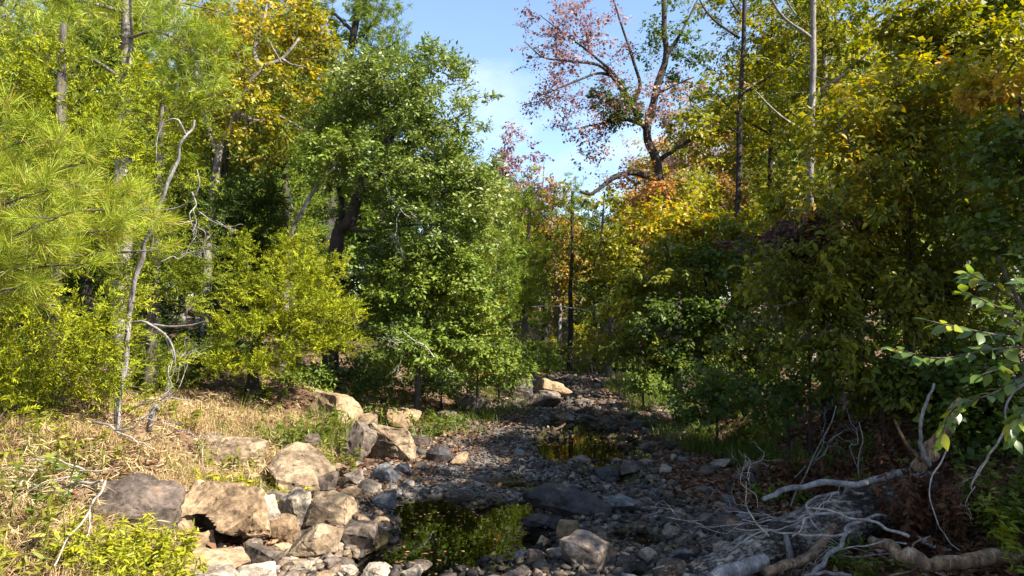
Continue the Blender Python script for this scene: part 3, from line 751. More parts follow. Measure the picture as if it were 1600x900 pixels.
hero(R_, 975, 893, 40, 24, 'dark', 'angular', 'dark blue grey stone right of the angular banded stone', .8, 0, 0, 62, 2)
hero(R_, 1012, 878, 32, 20, 'grey', 'round', 'light grey rounded cobble before the little dark puddle', .9, 0, 0, 63, 2)
hero(R_, 1048, 905, 52, 26, 'rust', 'angular', 'orange tan sunlit stone at the bottom edge by the twig', .8, 0, 0, 64, 2)
hero(R_, 1140, 842, 54, 34, 'grey', 'slab', 'layered pale grey rock beside the fallen branches', .8, -25, 8, 65, 2, short='layered pale grey rock')
hero(R_, 1104, 826, 24, 22, 'brown', 'angular', 'dark brown stone left of the layered pale grey rock', .9, 0, 0, 66, 2)
hero(R_, 1135, 870, 46, 20, 'grey', 'slab', 'flat grey stone in front of the layered pale grey rock', .8, 0, 0, 67, 2)
hero(R_, 1062, 882, 42, 20, 'slate', 'slab', 'broad slate stone near the end of the fallen log', .8, 0, 0, 68, 2)
hero(R_, 1060, 808, 24, 12, 'rust', 'angular', 'small orange stone among the grey cobbles', .8, 0, 0, 69, 2)
hero(R_, 732, 782, 32, 11, 'brown', 'round', 'brownish flat oval stone between two arms of the near pool', .6, 0, 0, 70, 2)
hero(R_, 745, 860, 26, 16, 'slate', 'wedge', 'pointed slate stone sticking out of the near pool', .8, 0, 0, 71, 2)
hero(R_, 698, 858, 18, 12, 'dark', 'angular', 'small dark stone half drowned in the near pool', .8, 0, 0, 72, 2)
hero(R_, 660, 872, 30, 15, 'pale', 'slab', 'pale flat stone at the sunlit edge of the near pool', .7, 0, 0, 73, 2)
hero(R_, 634, 864, 28, 18, 'tan', 'angular', 'tan stone left of the pale flat stone by the pool', .8, 0, 0, 74, 2)
hero(R_, 590, 912, 52, 26, 'pale', 'angular', 'bright sunlit block at the bottom edge in amber water', .8, 15, 0, 75, 2)
hero(R_, 643, 906, 36, 17, 'pale', 'angular', 'white sunlit stone at the bottom edge of the amber water', .8, 0, 0, 76, 2)
hero(R_, 950, 752, 40, 20, 'slate', 'angular', 'slate block at the foot of the long narrow pool', .8, 0, 0, 77, 2)
hero(R_, 985, 742, 36, 22, 'brown', 'angular', 'dark brown block right of the slate block', .8, 0, 0, 78, 2)
hero(R_, 880, 664, 28, 16, 'tan', 'angular', 'tan rock at the head of the long narrow pool', .8, 0, 0, 79, 2)
hero(R_, 1000, 676, 36, 18, 'dark', 'angular', 'dark block on the shaded side of the long narrow pool', .8, 0, 0, 80, 2)
hero(R_, 1105, 745, 34, 16, 'brown', 'round', 'brown rounded stone below the grassy shaded bank', .8, 0, 0, 81, 2)
hero(R_, 1125, 735, 34, 18, 'grey', 'wedge', 'tilted grey slab below the grassy shaded bank', .8, 0, 0, 82, 2)
hero(R_, 1160, 758, 40, 18, 'brown', 'angular', 'flat brown rock in fallen leaves under the shaded bank', .8, 0, 0, 83, 2)
hero(R_, 1180, 738, 44, 18, 'rust', 'slab', 'rusty ledge at the base of the shaded bank', .8, 0, 0, 84, 2)

EXTRA = [(300, 800, 48, 24, 'grey', 'slab', 'grey ledge block behind the top of the hollow boulder'), (372, 812, 40, 26, 'tan', 'angular', 'tan block wedged between hollow boulder and upturned wedge'), (365, 880, 38, 20, 'grey', 'slab', 'flat grey stone under the lip of the hollow boulder'), (440, 868, 34, 18, 'tan', 'angular', 'tan stone between pitted rock and grey wedge slab'), (480, 800, 36, 20, 'slate', 'slab', 'slanting dark slab between upright pale block and grey tan rock'), (540, 800, 38, 20, 'tan', 'angular', 'brownish stone behind the big grey tan rock'), (470, 900, 34, 20, 'pale', 'angular', 'small pale block below the cracked flat topped block'), (520, 890, 30, 18, 'grey', 'angular', 'grey stone right below the cracked flat topped block'), (540, 905, 36, 20, 'pale', 'angular', 'pale block at the bottom edge left of the amber water'), (505, 915, 34, 18, 'tan', 'round', 'rounded tan stone at the bottom edge'), (450, 915, 36, 18, 'grey', 'slab', 'flat grey stone at the bottom edge'), (585, 840, 34, 20, 'grey', 'angular', 'grey stone on the gravel left of the near pool'), (560, 822, 36, 18, 'bedrock', 'slab', 'brown flat stone right of the big grey tan rock'), (525, 762, 34, 18, 'bedrock', 'angular', 'brownish block under the broad flat bedrock boulder'), (490, 745, 40, 20, 'bedrock', 'angular', 'brown block against the broad flat bedrock boulder'), (480, 700, 40, 22, 'grey', 'angular', 'grey rock at the top of the broad flat bedrock boulder'), (630, 742, 36, 18, 'slate', 'wedge', 'dark pointed rock right of the dark slate slab'), (660, 735, 30, 14, 'grey', 'slab', 'grey flat rock left of the black rounded boulder'), (590, 690, 50, 22, 'bedrock', 'slab', 'brown ledge above the large cleft boulder'), (570, 668, 46, 22, 'bedrock', 'angular', 'weathered brown rock on the weedy bank')]
for px_, py_, w_, h_, m_, k_, l_ in EXTRA:
    hero(R_, px_, py_, w_, h_, m_, k_, l_, .8, (px_ * 13) % 70 - 35, (py_ * 7) % 20 - 10, None, 2)

# ---------------------------------------------------------------- cobbles: single stones
def taken(x, y, r):
    return any((x - a) ** 2 + (y - b) ** 2 < (r + c * .85) ** 2 for a, b, c, _ in HERO)
PROTO = {}
for mi, mn in enumerate(('grey', 'slate', 'tan', 'brown', 'dark', 'rust', 'pale')):
    for ki, kn in enumerate(('angular', 'slab', 'round', 'wedge')):
        rr = np.random.default_rng(900 + mi * 7 + ki)
        dims = {'angular': (1, .8, .62), 'slab': (1, .72, .34), 'round': (1, .78, .55), 'wedge': (1, .7, .6)}[kn]
        PROTO[mn, kn] = [rock_mesh('cobble', 300 + mi * 31 + ki * 5 + v, dims, mn, kn, 1) for v in range(2)]
CW = {'grey': 'mid grey', 'slate': 'blue grey', 'tan': 'tan', 'brown': 'reddish brown', 'dark': 'blackish', 'rust': 'rusty orange', 'pale': 'pale'}
KW = {'angular': 'angular', 'slab': 'flat', 'round': 'rounded', 'wedge': 'pointed'}
def cobbles(n=225):
    rng = np.random.default_rng(55); got = []; tries = 0
    while len(got) < n and tries < 60000:
        tries += 1
        y = 5.15 + 11 * rng.random() ** 1.9
        xl, xr = np.interp(y, CH_Y, CH_L), np.interp(y, CH_Y, CH_RG)
        left = rng.random() < .36
        x = xl + .25 - 2.1 * rng.random() ** 1.2 if left else xl + (xr + .35 - xl) * rng.random() ** .8
        if left and (y > 10): continue
        if abs(x) > y * .72: continue
        size = (.095 + .17 * rng.random() ** 1.7) * (1.0 if y < 9 else 1.2)
        z = h1(x, y)
        if z < WATER_Z - .01 and rng.random() < (.62 if y < 9 else .93): continue
        # the smooth gravel bar has few cobbles
        if -1.2 < x - (y - 8) * .12 < .55 and 8 < y < 14 and rng.random() < .88: continue
        if taken(x, y, size * .45): continue
        if any((x - a) ** 2 + (y - b) ** 2 < (.42 * (size + s)) ** 2 for a, b, s in got): continue
        got.append((x, y, size))
        lit = x < -1.0 - .05 * (y - 6)  # sunlit side gets mostly tan and pale stones: sunlight put into the colour
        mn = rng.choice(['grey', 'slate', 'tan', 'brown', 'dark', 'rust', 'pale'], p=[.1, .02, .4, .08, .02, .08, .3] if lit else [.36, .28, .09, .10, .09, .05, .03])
        kn = rng.choice(['angular', 'slab', 'round', 'wedge'], p=[.38, .32, .18, .12])
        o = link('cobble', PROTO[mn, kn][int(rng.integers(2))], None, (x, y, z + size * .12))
        o.scale = (size * (.85 + .3 * rng.random()), size * (.85 + .3 * rng.random()), size * (.75 + .4 * rng.random()))
        o.rotation_euler = (rng.normal() * .22, rng.normal() * .22, rng.random() * 6.3)
        # which one: by the nearest big rock, as seen from where the picture was taken
        c = min(HERO, key=lambda h: (h[0] - x) ** 2 + (h[1] - y) ** 2 - (h[2] * .5) ** 2)
        ax, bx = x / y, c[0] / c[1]
        dx = (ax - bx) * y; dy = y - c[1]
        rel = ('right of' if dx > 0 else 'left of') if abs(dx) > abs(dy) * .8 else ('behind' if dy > 0 else 'before')
        sw = 'large ' if size > .19 else ('small ' if size < .115 else '')
        ph = c[3]
        lb = f'{sw}{CW[mn]} {KW[kn]} cobble {rel} the {ph}'
        if len(lb.split()) > 16: lb = f'{CW[mn]} {KW[kn]} cobble {rel} the {ph}'
        if len(lb.split()) > 16: lb = f'{CW[mn]} cobble {rel} the {ph}'
        tag(o, lb, 'cobble', 'loose cobbles of the creek bed')
    return got
COBBLES = cobbles()

# ---------------------------------------------------------------- the gravel: too many to count
def gravel():
    rng = np.random.default_rng(77)
    protos = []
    for v in range(7):
        bm = bmesh.new()
        p = rand_dirs(rng, 11); p = np.sign(p) * np.abs(p) ** .75 * np.array([1, .8, .55]) * (.8 + .3 * rng.random((11, 1)))
        for q in p: bm.verts.new(q)
        r = bmesh.ops.convex_hull(bm, input=bm.verts)
        junk = [e for e in r['geom_interior'] + r['geom_unused'] if isinstance(e, bmesh.types.BMVert)]
        if junk: bmesh.ops.delete(bm, geom=list(set(junk)), context='VERTS')
        bm.verts.index_update(); bm.verts.ensure_lookup_table()
        bmesh.ops.triangulate(bm, faces=bm.faces)
        protos.append((np.array([list(v_.co) for v_ in bm.verts]), np.array([[x.index for x in f.verts] for f in bm.faces]))); bm.free()
    # positions
    n = 25000
    y = 4.9 + 24 * rng.random(n) ** 2.0
    xl, xr = np.interp(y, CH_Y, CH_L), np.interp(y, CH_Y, CH_RG)
    x = xl - .55 + (xr - xl + .95) * rng.random(n)
    k = rng.random(n) < .13
    x = np.where(k & (y < 9.5), xl - 2.1 * rng.random(n) ** 1.4, x)
    z = hz(x, y)
    keep = (z > WATER_Z - .02) | ((z > WATER_Z - .06) & (rng.random(n) < np.where(y > 9, .1, .3))) | (rng.random(n) < np.where(y > 9, .02, .06))
    keep &= np.abs(x) < y * .74
    # the bar of fine gravel
    bar = (x - (y - 8) * .12 > -1.2) & (x - (y - 8) * .12 < .55) & (y > 8) & (y < 15)
    size = .015 + .038 * rng.random(n) ** 2.0 + (rng.random(n) < .2) * .045 * rng.random(n)
    size = np.where(bar, np.minimum(size, .028), size) * np.clip(y / 9, 1, 1.6)
    keep &= ~(bar & (rng.random(n) < .1))
    x, y, z, size = x[keep], y[keep], z[keep], size[keep]
    n = len(x)
    g = Geo()
    which = rng.integers(0, 7, n); yaw = rng.random(n) * 6.283; tx = rng.normal(size=n) * .3
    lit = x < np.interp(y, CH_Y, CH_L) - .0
    t = np.clip(np.where(lit, .62, .44) + rng.normal(size=n) * .19, 0, 1)  # pebbles on the sunlit side coloured lighter, sunlight painted in
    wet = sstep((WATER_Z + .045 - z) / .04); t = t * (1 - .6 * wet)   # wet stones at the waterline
    for v in range(7):
        s = which == v; PV, PF = protos[v]; m = s.sum()
        c, sn = np.cos(yaw[s])[:, None], np.sin(yaw[s])[:, None]
        X = PV[None, :, 0]; Y = PV[None, :, 1]; Z = PV[None, :, 2] + X * tx[s][:, None] * .5
        VV = np.stack([X * c - Y * sn, X * sn + Y * c, Z], -1) * size[s][:, None, None]
        VV = VV + np.stack([x[s], y[s], z[s] + size[s] * .22], 1)[:, None]
        F = PF[None] + (np.arange(m) * len(PV))[:, None, None]
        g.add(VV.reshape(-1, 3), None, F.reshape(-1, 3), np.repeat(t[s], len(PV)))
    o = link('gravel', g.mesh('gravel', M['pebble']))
    tag(o, 'loose grey gravel and pebbles covering the creek bed', None, None, 'stuff')
gravel()

# ================================================================ TREES
# ---- left bank
def pine_tuft_mesh(seed, L=.155, n=170):
    rng = np.random.default_rng(seed); g = Geo()
    s = rng.random((n, 1)) ** .7 * .16
    B = np.array([[0, 0, 1.]]) * s + rng.normal(size=(n, 3)) * .004
    D = np.array([0, 0, .8]) + rand_dirs(rng, n) * .95
    dead = rng.random(n) < .08
    leaves(g, B, D, rng.normal(size=(n, 3)), L * (.6 + .5 * rng.random(n)), .0030, np.where(dead, .95, np.clip(.55 + rng.normal(size=n) * .16, 0, .88)), .1)
    return g.mesh('needle_tuft', M['pine'])
TUFTS = [pine_tuft_mesh(400 + i) for i in range(6)]
def near_pine():
    rng = np.random.default_rng(21)
    b = np.array([-5.1, 5.9, h1(-5.1, 5.9)])
    root = empty('pine_tree', b, 'pine with big yellow green needle tufts reaching in at the left edge', 'tree')
    V, Q, T, P, R = limb([b - [0, 0, .1], b + [.03, .02, 1.5], b + [-.03, .05, 3.2], b + [0, .05, 6.5]], .10, .05, rng, 9)
    g = Geo(); g.add(V, Q, T); tr = link('trunk', g.mesh('trunk', M['bark'], b, True), root)
    boughs = [  # start height, end (px,py,D), tufts
        (3.15, (235, 330, 5.88), 23), (3.05, (150, 250, 5.28), 23), (2.75, (175, 360, 5.40), 23), (2.55, (95, 415, 5.04), 23), (2.85, (60, 300, 4.68), 19),
        (2.45, (110, 330, 4.56), 18), (2.35, (30, 450, 4.80), 16), (3.25, (40, 220, 5.52), 14), (2.65, (250, 390, 6.24), 13)]
    for hs, e, nt in boughs:
        e = W(*e); p0 = np.array([b[0], b[1], hs])
        mid = (p0 + e) / 2 + [0, 0, -.12]
        V, Q, T, P, R = limb([p0, mid, e], .022, .006, rng, 5, 7, .5)
        g = Geo(); g.add(V, Q, T)
        bo = link('bough', g.mesh('bough', M['bark'], b, True), root)
        for i in range(nt):
            u = .32 + .68 * (i + rng.random()) / nt
            k = u * (len(P) - 1); i0 = min(int(k), len(P) - 2)
            p = P[i0] + (P[i0 + 1] - P[i0]) * (k - i0)
            d = unit(unit(P[i0 + 1] - P[i0]) * .8 + rng.normal(size=3) * .55 + [0, 0, .35])
            st = p + d * (.06 + .2 * rng.random()) * (1.15 - u * .5)
            if i % 2 == 0:
                gv = Geo(); V2, Q2 = tubes(np.array([p, (p + st) / 2 + [0, 0, -.01], st + d * .08]), np.array([.005, .0045, .003]), 4); gv.add(V2, Q2)
                link('twig', gv.mesh('twig', M['bark'], b), bo)
            o = link('needle_tuft', TUFTS[int(rng.integers(6))], root, st - b)
            o.rotation_mode = 'QUATERNION'; o.rotation_quaternion = Vector(d).to_track_quat('Z', 'Y')
            s = .85 + .45 * rng.random(); o.scale = (s, s, s)
near_pine()

def base_at(px, D):
    p = W(px, 490, D); return (p[0], p[1])
def T(px, py, D): return W(px, py, D)

# cedars
tree('cedar_tree', 'tall yellow green cedar filling the left edge behind the pine tufts', 'tree', base_at(85, 7.6), [T(85, 400, 7.6), T(95, 200, 7.7), T(100, 40, 7.7)], (.11, .03), [],
     [('cedar', *E(100, 150, 7.6, 125, 105, .9), 150, .52), ('cedar', *E(90, 320, 7.6, 150, 120, 1.0), 170, .5), ('cedar', *E(80, 520, 7.4, 140, 120, 1.0), 200, .58), ('cedar', *E(30, 600, 7.0, 90, 70, .7), 60, .6)],
     'bark', 101, up=-.05)
tree('cedar_tree', 'cedar with feathery sprays behind the leaning dead trunk', 'tree', base_at(235, 9.8), [T(240, 400, 9.8), T(250, 250, 9.8), T(255, 130, 9.8)], (.09, .02), [],
     [('cedar', *E(250, 220, 9.8, 75, 100, .8), 110, .40), ('cedar', *E(250, 400, 9.6, 80, 100, .9), 120, .34), ('cedar', *E(215, 560, 9.6, 70, 50, .7), 45, .42)],
     'bark', 102, up=-.05)
tree('cedar_tree', 'short bushy bright yellow green cedar above the dry grass slope', 'tree', base_at(395, 11.0), [T(400, 540, 11), T(430, 470, 11), T(455, 400, 11)], (.10, .02), [],
     [('cedar', *E(475, 420, 10.9, 55, 26, .6), 50, .66), ('cedar', *E(440, 460, 10.8, 80, 26, .8), 75, .62), ('cedar', *E(510, 480, 10.7, 50, 26, .6), 50, .7), ('cedar', *E(420, 510, 10.6, 95, 28, .9), 85, .62), ('cedar', *E(500, 535, 10.7, 62, 26, .7), 60, .6), ('cedar', *E(390, 560, 10.5, 75, 24, .8), 55, .55), ('cedar', *E(370, 420, 11.4, 36, 50, .5), 36, .45), ('cedar', *E(455, 390, 11, 22, 22, .3), 14, .6)],
     'bark_dark', 103, up=-.08)
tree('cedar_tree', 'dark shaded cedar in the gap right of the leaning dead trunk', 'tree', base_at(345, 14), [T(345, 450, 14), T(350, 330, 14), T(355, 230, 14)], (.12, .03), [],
     [('cedar_shaded', *E(350, 320, 14, 85, 80, 1.2), 120, .4), ('cedar_shaded', *E(330, 440, 14, 110, 90, 1.4), 150, .35), ('cedar_shaded', *E(300, 540, 13.6, 90, 45, 1.0), 60, .35)],
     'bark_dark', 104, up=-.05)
tree('pine_tree', 'tall pine with a pale trunk rising behind the left edge cedar', 'tree', base_at(190, 11.5), [T(192, 400, 11.5), T(197, 150, 11.5), T(198, 40, 11.5), T(200, -140, 11.5)], (.15, .07), 
     [([T(197, 130, 11.5), T(150, 95, 11.2), T(70, 60, 10.6), T(20, 50, 10.2)], .03, .01), ([T(197, 60, 11.5), T(250, 50, 11), T(320, 90, 10.6)], .03, .008), ([T(198, 20, 11.5), T(120, 0, 11), T(40, -10, 10.4)], .03, .008), ([T(198, -20, 11.5), T(270, 0, 11), T(350, 20, 10.5)], .03, .008)],
     [('pine', *E(60, 55, 10.4, 80, 45, .6), 45, .55, dict(spec=dict(k=36, wid=.007, rc=.25))), ('pine', *E(285, 55, 10.8, 75, 55, .6), 45, .5), ('pine', *E(150, 0, 10.8, 130, 40, .8), 60, .55), ('pine', *E(300, 130, 10.9, 50, 30, .5), 18, .5)],
     'bark_grey', 105, zmin=4.2)

# the yellow oak and its bare limbs
tree('oak_tree', 'golden yellow oak with pale crooked limbs behind the cedars', 'tree', base_at(322, 13.4), [T(325, 400, 13.4), T(340, 255, 13.3), T(362, 200, 13.2), T(380, 150, 13.1), T(408, 108, 13), T(440, 92, 13), T(468, 60, 13)], (.09, .025),
     [([T(372, 175, 13.1), T(400, 190, 12.9), T(432, 182, 12.8), T(455, 192, 12.8), T(482, 208, 12.8)], .045, .012),
      ([T(405, 110, 13), T(398, 70, 13), T(415, 20, 13), T(420, -40, 13)], .05, .015), ([T(345, 250, 13.3), T(318, 180, 13.6), T(305, 90, 13.8), T(300, 20, 13.8)], .06, .015),
      ([T(440, 92, 13), T(455, 100, 12.9), T(480, 105, 12.8)], .025, .008), ([T(372, 185, 12.9), T(382, 145, 12.7), T(400, 120, 12.6), T(414, 100, 12.6)], .035, .012), ([T(440, 98, 12.8), T(428, 78, 12.7), T(418, 58, 12.7)], .018, .006)],
     [('yellow', *E(430, 45, 13.3, 85, 50, .9), 62, .60), ('yellow', *E(340, 60, 13.8, 75, 65, 1.0), 62, .46), ('yellow', *E(330, 180, 13.9, 65, 65, .8), 52, .36), ('yellow', *E(440, 130, 13.6, 60, 45, .6), 38, .50), ('yellow', *E(400, 225, 14, 70, 45, .6), 40, .34), ('yellow', *E(490, 70, 13.6, 45, 60, .7), 34, .30), ('yellow', *E(370, 150, 12.6, 70, 80, .4), 34, .42)],
     'bark_grey', 106, zmin=3.6)
tree('slender_tree', 'thin pale leaning tree in front of the dark green oak trunk', 'tree', base_at(440, 12.4), [T(452, 385, 12.3), T(470, 335, 12.2), T(500, 285, 12.1), T(522, 262, 12)], (.06, .02),
     [([T(468, 340, 12.2), T(455, 320, 12.1), T(455, 290, 12.1)], .018, .005)],
     [('lime', *E(510, 240, 12, 40, 40, .4), 20, .5)], 'bark_grey', 107, zmin=3)

# the big green oak
tree('oak_tree', 'large glossy green oak with dark spreading limbs at centre of the woods', 'tree', base_at(515, 13.6), [T(520, 430, 13.5), T(528, 370, 13.4), T(548, 345, 13.3), T(562, 300, 13.2), T(582, 245, 13), T(612, 212, 12.9), T(645, 150, 12.8), T(660, 100, 12.8)], (.16, .03),
     [([T(524, 400, 13.5), T(528, 350, 13.4), T(535, 322, 13.5), T(520, 260, 13.6), T(530, 180, 13.7), T(545, 120, 13.7)], .07, .02),
      ([T(560, 305, 13.2), T(595, 272, 12.8), T(640, 256, 12.4), T(690, 250, 12.1)], .055, .012),
      ([T(540, 355, 13.4), T(570, 362, 13), T(610, 355, 12.6), T(660, 350, 12.3)], .05, .012),
      ([T(600, 222, 12.9), T(640, 222, 12.6), T(680, 200, 12.5), T(720, 180, 12.5)], .045, .01),
      ([T(615, 210, 12.9), T(600, 160, 12.7), T(590, 110, 12.7)], .04, .01)],
     [('oak', *E(590, 140, 12.8, 75, 62, 1.0), 93, 0.64), ('oak', *E(665, 165, 12.6, 85, 85, 1.1), 118, 0.62), ('oak', *E(535, 180, 13.4, 65, 80, 1.0), 79, 0.56), ('oak', *E(630, 265, 12.6, 120, 50, 1.2), 68, 0.56),
      ('oak', *E(715, 255, 12.4, 55, 60, .8), 54, 0.66), ('oak', *E(530, 300, 13.6, 70, 55, .6), 36, 0.46), ('oak', *E(660, 350, 12.4, 100, 55, 1.0), 75, 0.56), ('oak', *E(745, 330, 12.6, 60, 60, .8), 54, 0.72), ('oak', *E(685, 100, 12.8, 40, 25, .5), 18, 0.68)],
     'bark_dark', 108, zmin=3.2)
tree('small_tree', 'light green small tree with bare grey twigs under the big oak', 'tree', base_at(655, 13.0), [T(652, 540, 13), T(660, 480, 12.9), T(680, 420, 12.8)], (.06, .02),
     [([T(655, 520, 13), T(690, 470, 12.7), T(730, 440, 12.6)], .03, .008), ([T(655, 540, 13), T(625, 500, 12.7), T(600, 470, 12.6)], .025, .006)],
     [('lime', *E(650, 440, 12.4, 70, 50, .7), 90, .62), ('lime', *E(735, 430, 12.6, 60, 65, .8), 95, .55), ('lime', *E(640, 530, 12.3, 60, 45, .7), 70, .42), ('lime', *E(720, 530, 12.6, 65, 45, .7), 80, .5), ('oak', *E(590, 460, 13, 40, 70, .6), 60, .4)],
     'bark', 109)
tree('shrub', 'orange tinted shrub in the low growth right of the light green tree', 'shrub', base_at(745, 13.8), [T(748, 540, 13.8), T(752, 500, 13.8)], (.025, .01), [],
     [('orange', *E(735, 490, 13.4, 28, 35, .4), 22, .55), ('lime', *E(770, 560, 13.6, 50, 30, .5), 40, .5)], 'bark', 110)
tree('pine_tree', 'tall dark pine whose crown stands against the sky at upper centre', 'tree', base_at(520, 21), [T(515, 300, 21), T(535, 140, 21), T(558, 30, 21), T(570, -80, 21)], (.2, .07),
     [([T(548, 75, 21), T(580, 40, 20.6), T(600, 10, 20.4)], .07, .02), ([T(535, 130, 21), T(570, 95, 20.6), T(612, 70, 20.4), T(625, 60, 20.4)], .06, .015), ([T(552, 50, 21), T(520, 20, 21), T(470, 10, 21)], .06, .015), ([T(540, 110, 21), T(500, 90, 21), T(460, 80, 21)], .05, .015)],
     [('pine_far', *E(590, 20, 20.5, 42, 38, 1.0), 50, .45), ('pine_far', *E(600, 78, 20.4, 34, 22, .7), 26, .45), ('pine_far', *E(480, 20, 21, 60, 50, 1.2), 70, .5), ('pine_far', *E(475, 90, 21, 45, 25, 1), 30, .5), ('pine_far', *E(560, -40, 21, 80, 40, 1.2), 50, .5)],
     'bark_dark', 111, zmin=6)
tree('pine_tree', 'bright green young pine at the far end of the left bank', 'tree', base_at(818, 22), [T(820, 450, 22), T(826, 360, 22), T(832, 285, 22)], (.10, .02), [],
     [('pine_far', *E(828, 325, 22, 28, 40, .7), 36, .72), ('pine_far', *E(822, 400, 22, 46, 50, 1.0), 70, .72), ('pine_far', *E(815, 475, 22, 52, 45, 1.1), 70, .66)],
     'bark', 112, up=-.05)
tree('pine_tree', 'slim green pine standing in shadow behind the small light green tree', 'tree', base_at(770, 20), [T(772, 450, 20), T(775, 340, 20), T(778, 270, 20)], (.10, .02), [],
     [('pine_far', *E(775, 330, 20, 34, 55, .8), 50, .6), ('pine_far', *E(772, 430, 20, 44, 60, 1.0), 60, .5), ('pine_far', *E(765, 520, 20, 48, 40, 1.0), 45, .4)],
     'bark', 113, up=-.05)

# ---- right bank
tree('sweetgum_tree', 'tall gnarled tree with sparse red leaves reaching across the sky', 'tree', base_at(1062, 16.2), [T(1052, 450, 16.1), T(1040, 350, 16), T(1028, 265, 16), T(1012, 210, 16), T(1024, 150, 16), T(1039, 90, 16), T(1037, 30, 16), T(1033, -60, 16)], (.14, .045),
     [([T(1008, 200, 16), T(990, 170, 15.9), T(1000, 130, 15.8), T(985, 80, 15.6), T(965, 20, 15.5), T(950, -30, 15.4)], .06, .012),
      ([T(990, 168, 15.9), T(962, 120, 15.6), T(925, 85, 15.3), T(885, 55, 15.1), T(845, 25, 15)], .045, .008),
      ([T(978, 150, 15.8), T(940, 105, 15.4), T(890, 95, 15.1), T(850, 90, 15), T(820, 65, 15)], .045, .008),
      ([T(975, 128, 15.7), T(940, 115, 15.5), T(905, 125, 15.2), T(870, 140, 15), T(842, 150, 15)], .04, .008),
      ([T(1005, 195, 16), T(970, 185, 15.8), T(930, 195, 15.6), T(885, 203, 15.4)], .045, .008),
      ([T(1028, 285, 16), T(1002, 272, 15.8), T(972, 273, 15.6), T(945, 287, 15.4), T(922, 303, 15.3), T(908, 298, 15.3)], .075, .03),
      ([T(1030, 250, 16), T(1060, 232, 15.8), T(1090, 213, 15.6), T(1135, 206, 15.4)], .06, .015),
      ([T(1039, 90, 16), T(1065, 50, 16), T(1090, 0, 16)], .05, .015), ([T(1024, 150, 16), T(1050, 135, 15.7), T(1085, 120, 15.5)], .04, .01)],
     [('red', *E(865, 60, 15.1, 55, 62, .7), 56, .40, dict(shell=.7)), ('red', *E(930, 50, 15.3, 65, 65, .8), 48, .45), ('red', *E(880, 150, 15.1, 55, 30, .6), 40, .35), ('red', *E(900, 200, 15.4, 40, 16, .4), 16, .3), ('red', *E(960, 160, 15.6, 40, 50, .6), 40, .3),
      ('maple', *E(965, 165, 15.6, 38, 35, .5), 34, .3), ('red', *E(1035, 160, 15.9, 45, 60, .8), 46, .75), ('maple', *E(1040, 60, 16, 60, 70, 1.0), 40, .35), ('gold', *E(1085, 210, 15.6, 50, 55, .8), 44, .45), ('orange', *E(1015, 300, 15.8, 45, 40, .6), 36, .6), ('red', *E(950, 250, 15.6, 50, 40, .6), 26, .4)],
     'bark_dark', 114, zmin=4.0)
tree('maple_tree', 'dense dark green tree overhanging the creek from the shaded bank', 'tree', base_at(1120, 13), [T(1115, 520, 13), T(1105, 440, 12.8), T(1095, 380, 12.6)], (.09, .02),
     [([T(1112, 500, 13), T(1070, 470, 12.4), T(1020, 460, 12)], .04, .01), ([T(1110, 460, 12.9), T(1150, 420, 12.6), T(1180, 380, 12.4)], .04, .01)],
     [('maple', *E(1100, 400, 12.8, 90, 45, 1.1), 75, .42, dict(tz=.2)), ('olive', *E(1040, 440, 12.4, 70, 35, .9), 55, .40), ('maple', *E(1150, 450, 12.4, 70, 60, 1.0), 70, .32), ('maple', *E(1060, 500, 12.0, 90, 35, 1.0), 70, .30), ('olive', *E(1150, 545, 12.0, 75, 45, .9), 65, .28), ('olive', *E(1000, 545, 12.6, 75, 28, .9), 50, .42), ('maple', *E(1060, 560, 12.2, 70, 30, .8), 45, .35), ('gold', *E(1060, 350, 12.8, 85, 26, .7), 50, .62), ('gold', *E(1150, 360, 12.8, 60, 40, .7), 40, .5), ('gold', *E(985, 470, 13.0, 40, 30, .6), 24, .5)],
     'bark_dark', 115)
for i, (px, D, r0, lean, ztop, lab) in enumerate([
        (1268, 14.5, .088, 2, -60, 'tall straight pale grey trunk with yellow leaves at upper right'),
        (1291, 16.5, .08, -4, -60, 'straight slim grey trunk just right of the pale grey one'),
        (1156, 18, .085, 6, -60, 'dark straight trunk under sparse yellow green leaves right of the red leaved tree'),
        (1204, 19, .075, 3, -60, 'thin straight trunk between the dark trunk and the pale grey one')]):
    cr = [('gold', *E(px + 20, 60, D + .9, 100, 100, 1.0), 104, .50, dict(lump=.95)), ('gold', *E(px - 30, 170, D + .8, 75, 65, .9), 36, .45, dict(lump=.95)), ('maple', *E(px + 30, -20, D + .8, 120, 60, 1.2), 46, .55), ('gold', *E(px + 10, 270, D + .8, 70, 50, .8), 26, .42), ('gold', *E(px + 70, 130, D + .8, 70, 60, .8), 34, .5)]
    tree('hardwood_tree', lab, 'tree', base_at(px - lean, D), [T(px - lean, 400, D), T(px, 200, D), T(px + lean, 40, D), T(px + lean * 2, ztop - 80, D)], (r0, r0 * .55),
         [([T(px, 150, D), T(px + 60, 110, D - .5), T(px + 110, 60, D - .8)], .04, .01), ([T(px, 210, D), T(px - 50, 180, D - .4), T(px - 90, 140, D - .6)], .035, .008), ([T(px, 60, D), T(px - 50, 20, D), T(px - 80, -40, D)], .04, .01)],
         cr, 'bark_grey' if i in (0, 1) else 'bark_dark', 120 + i, zmin=4.2)
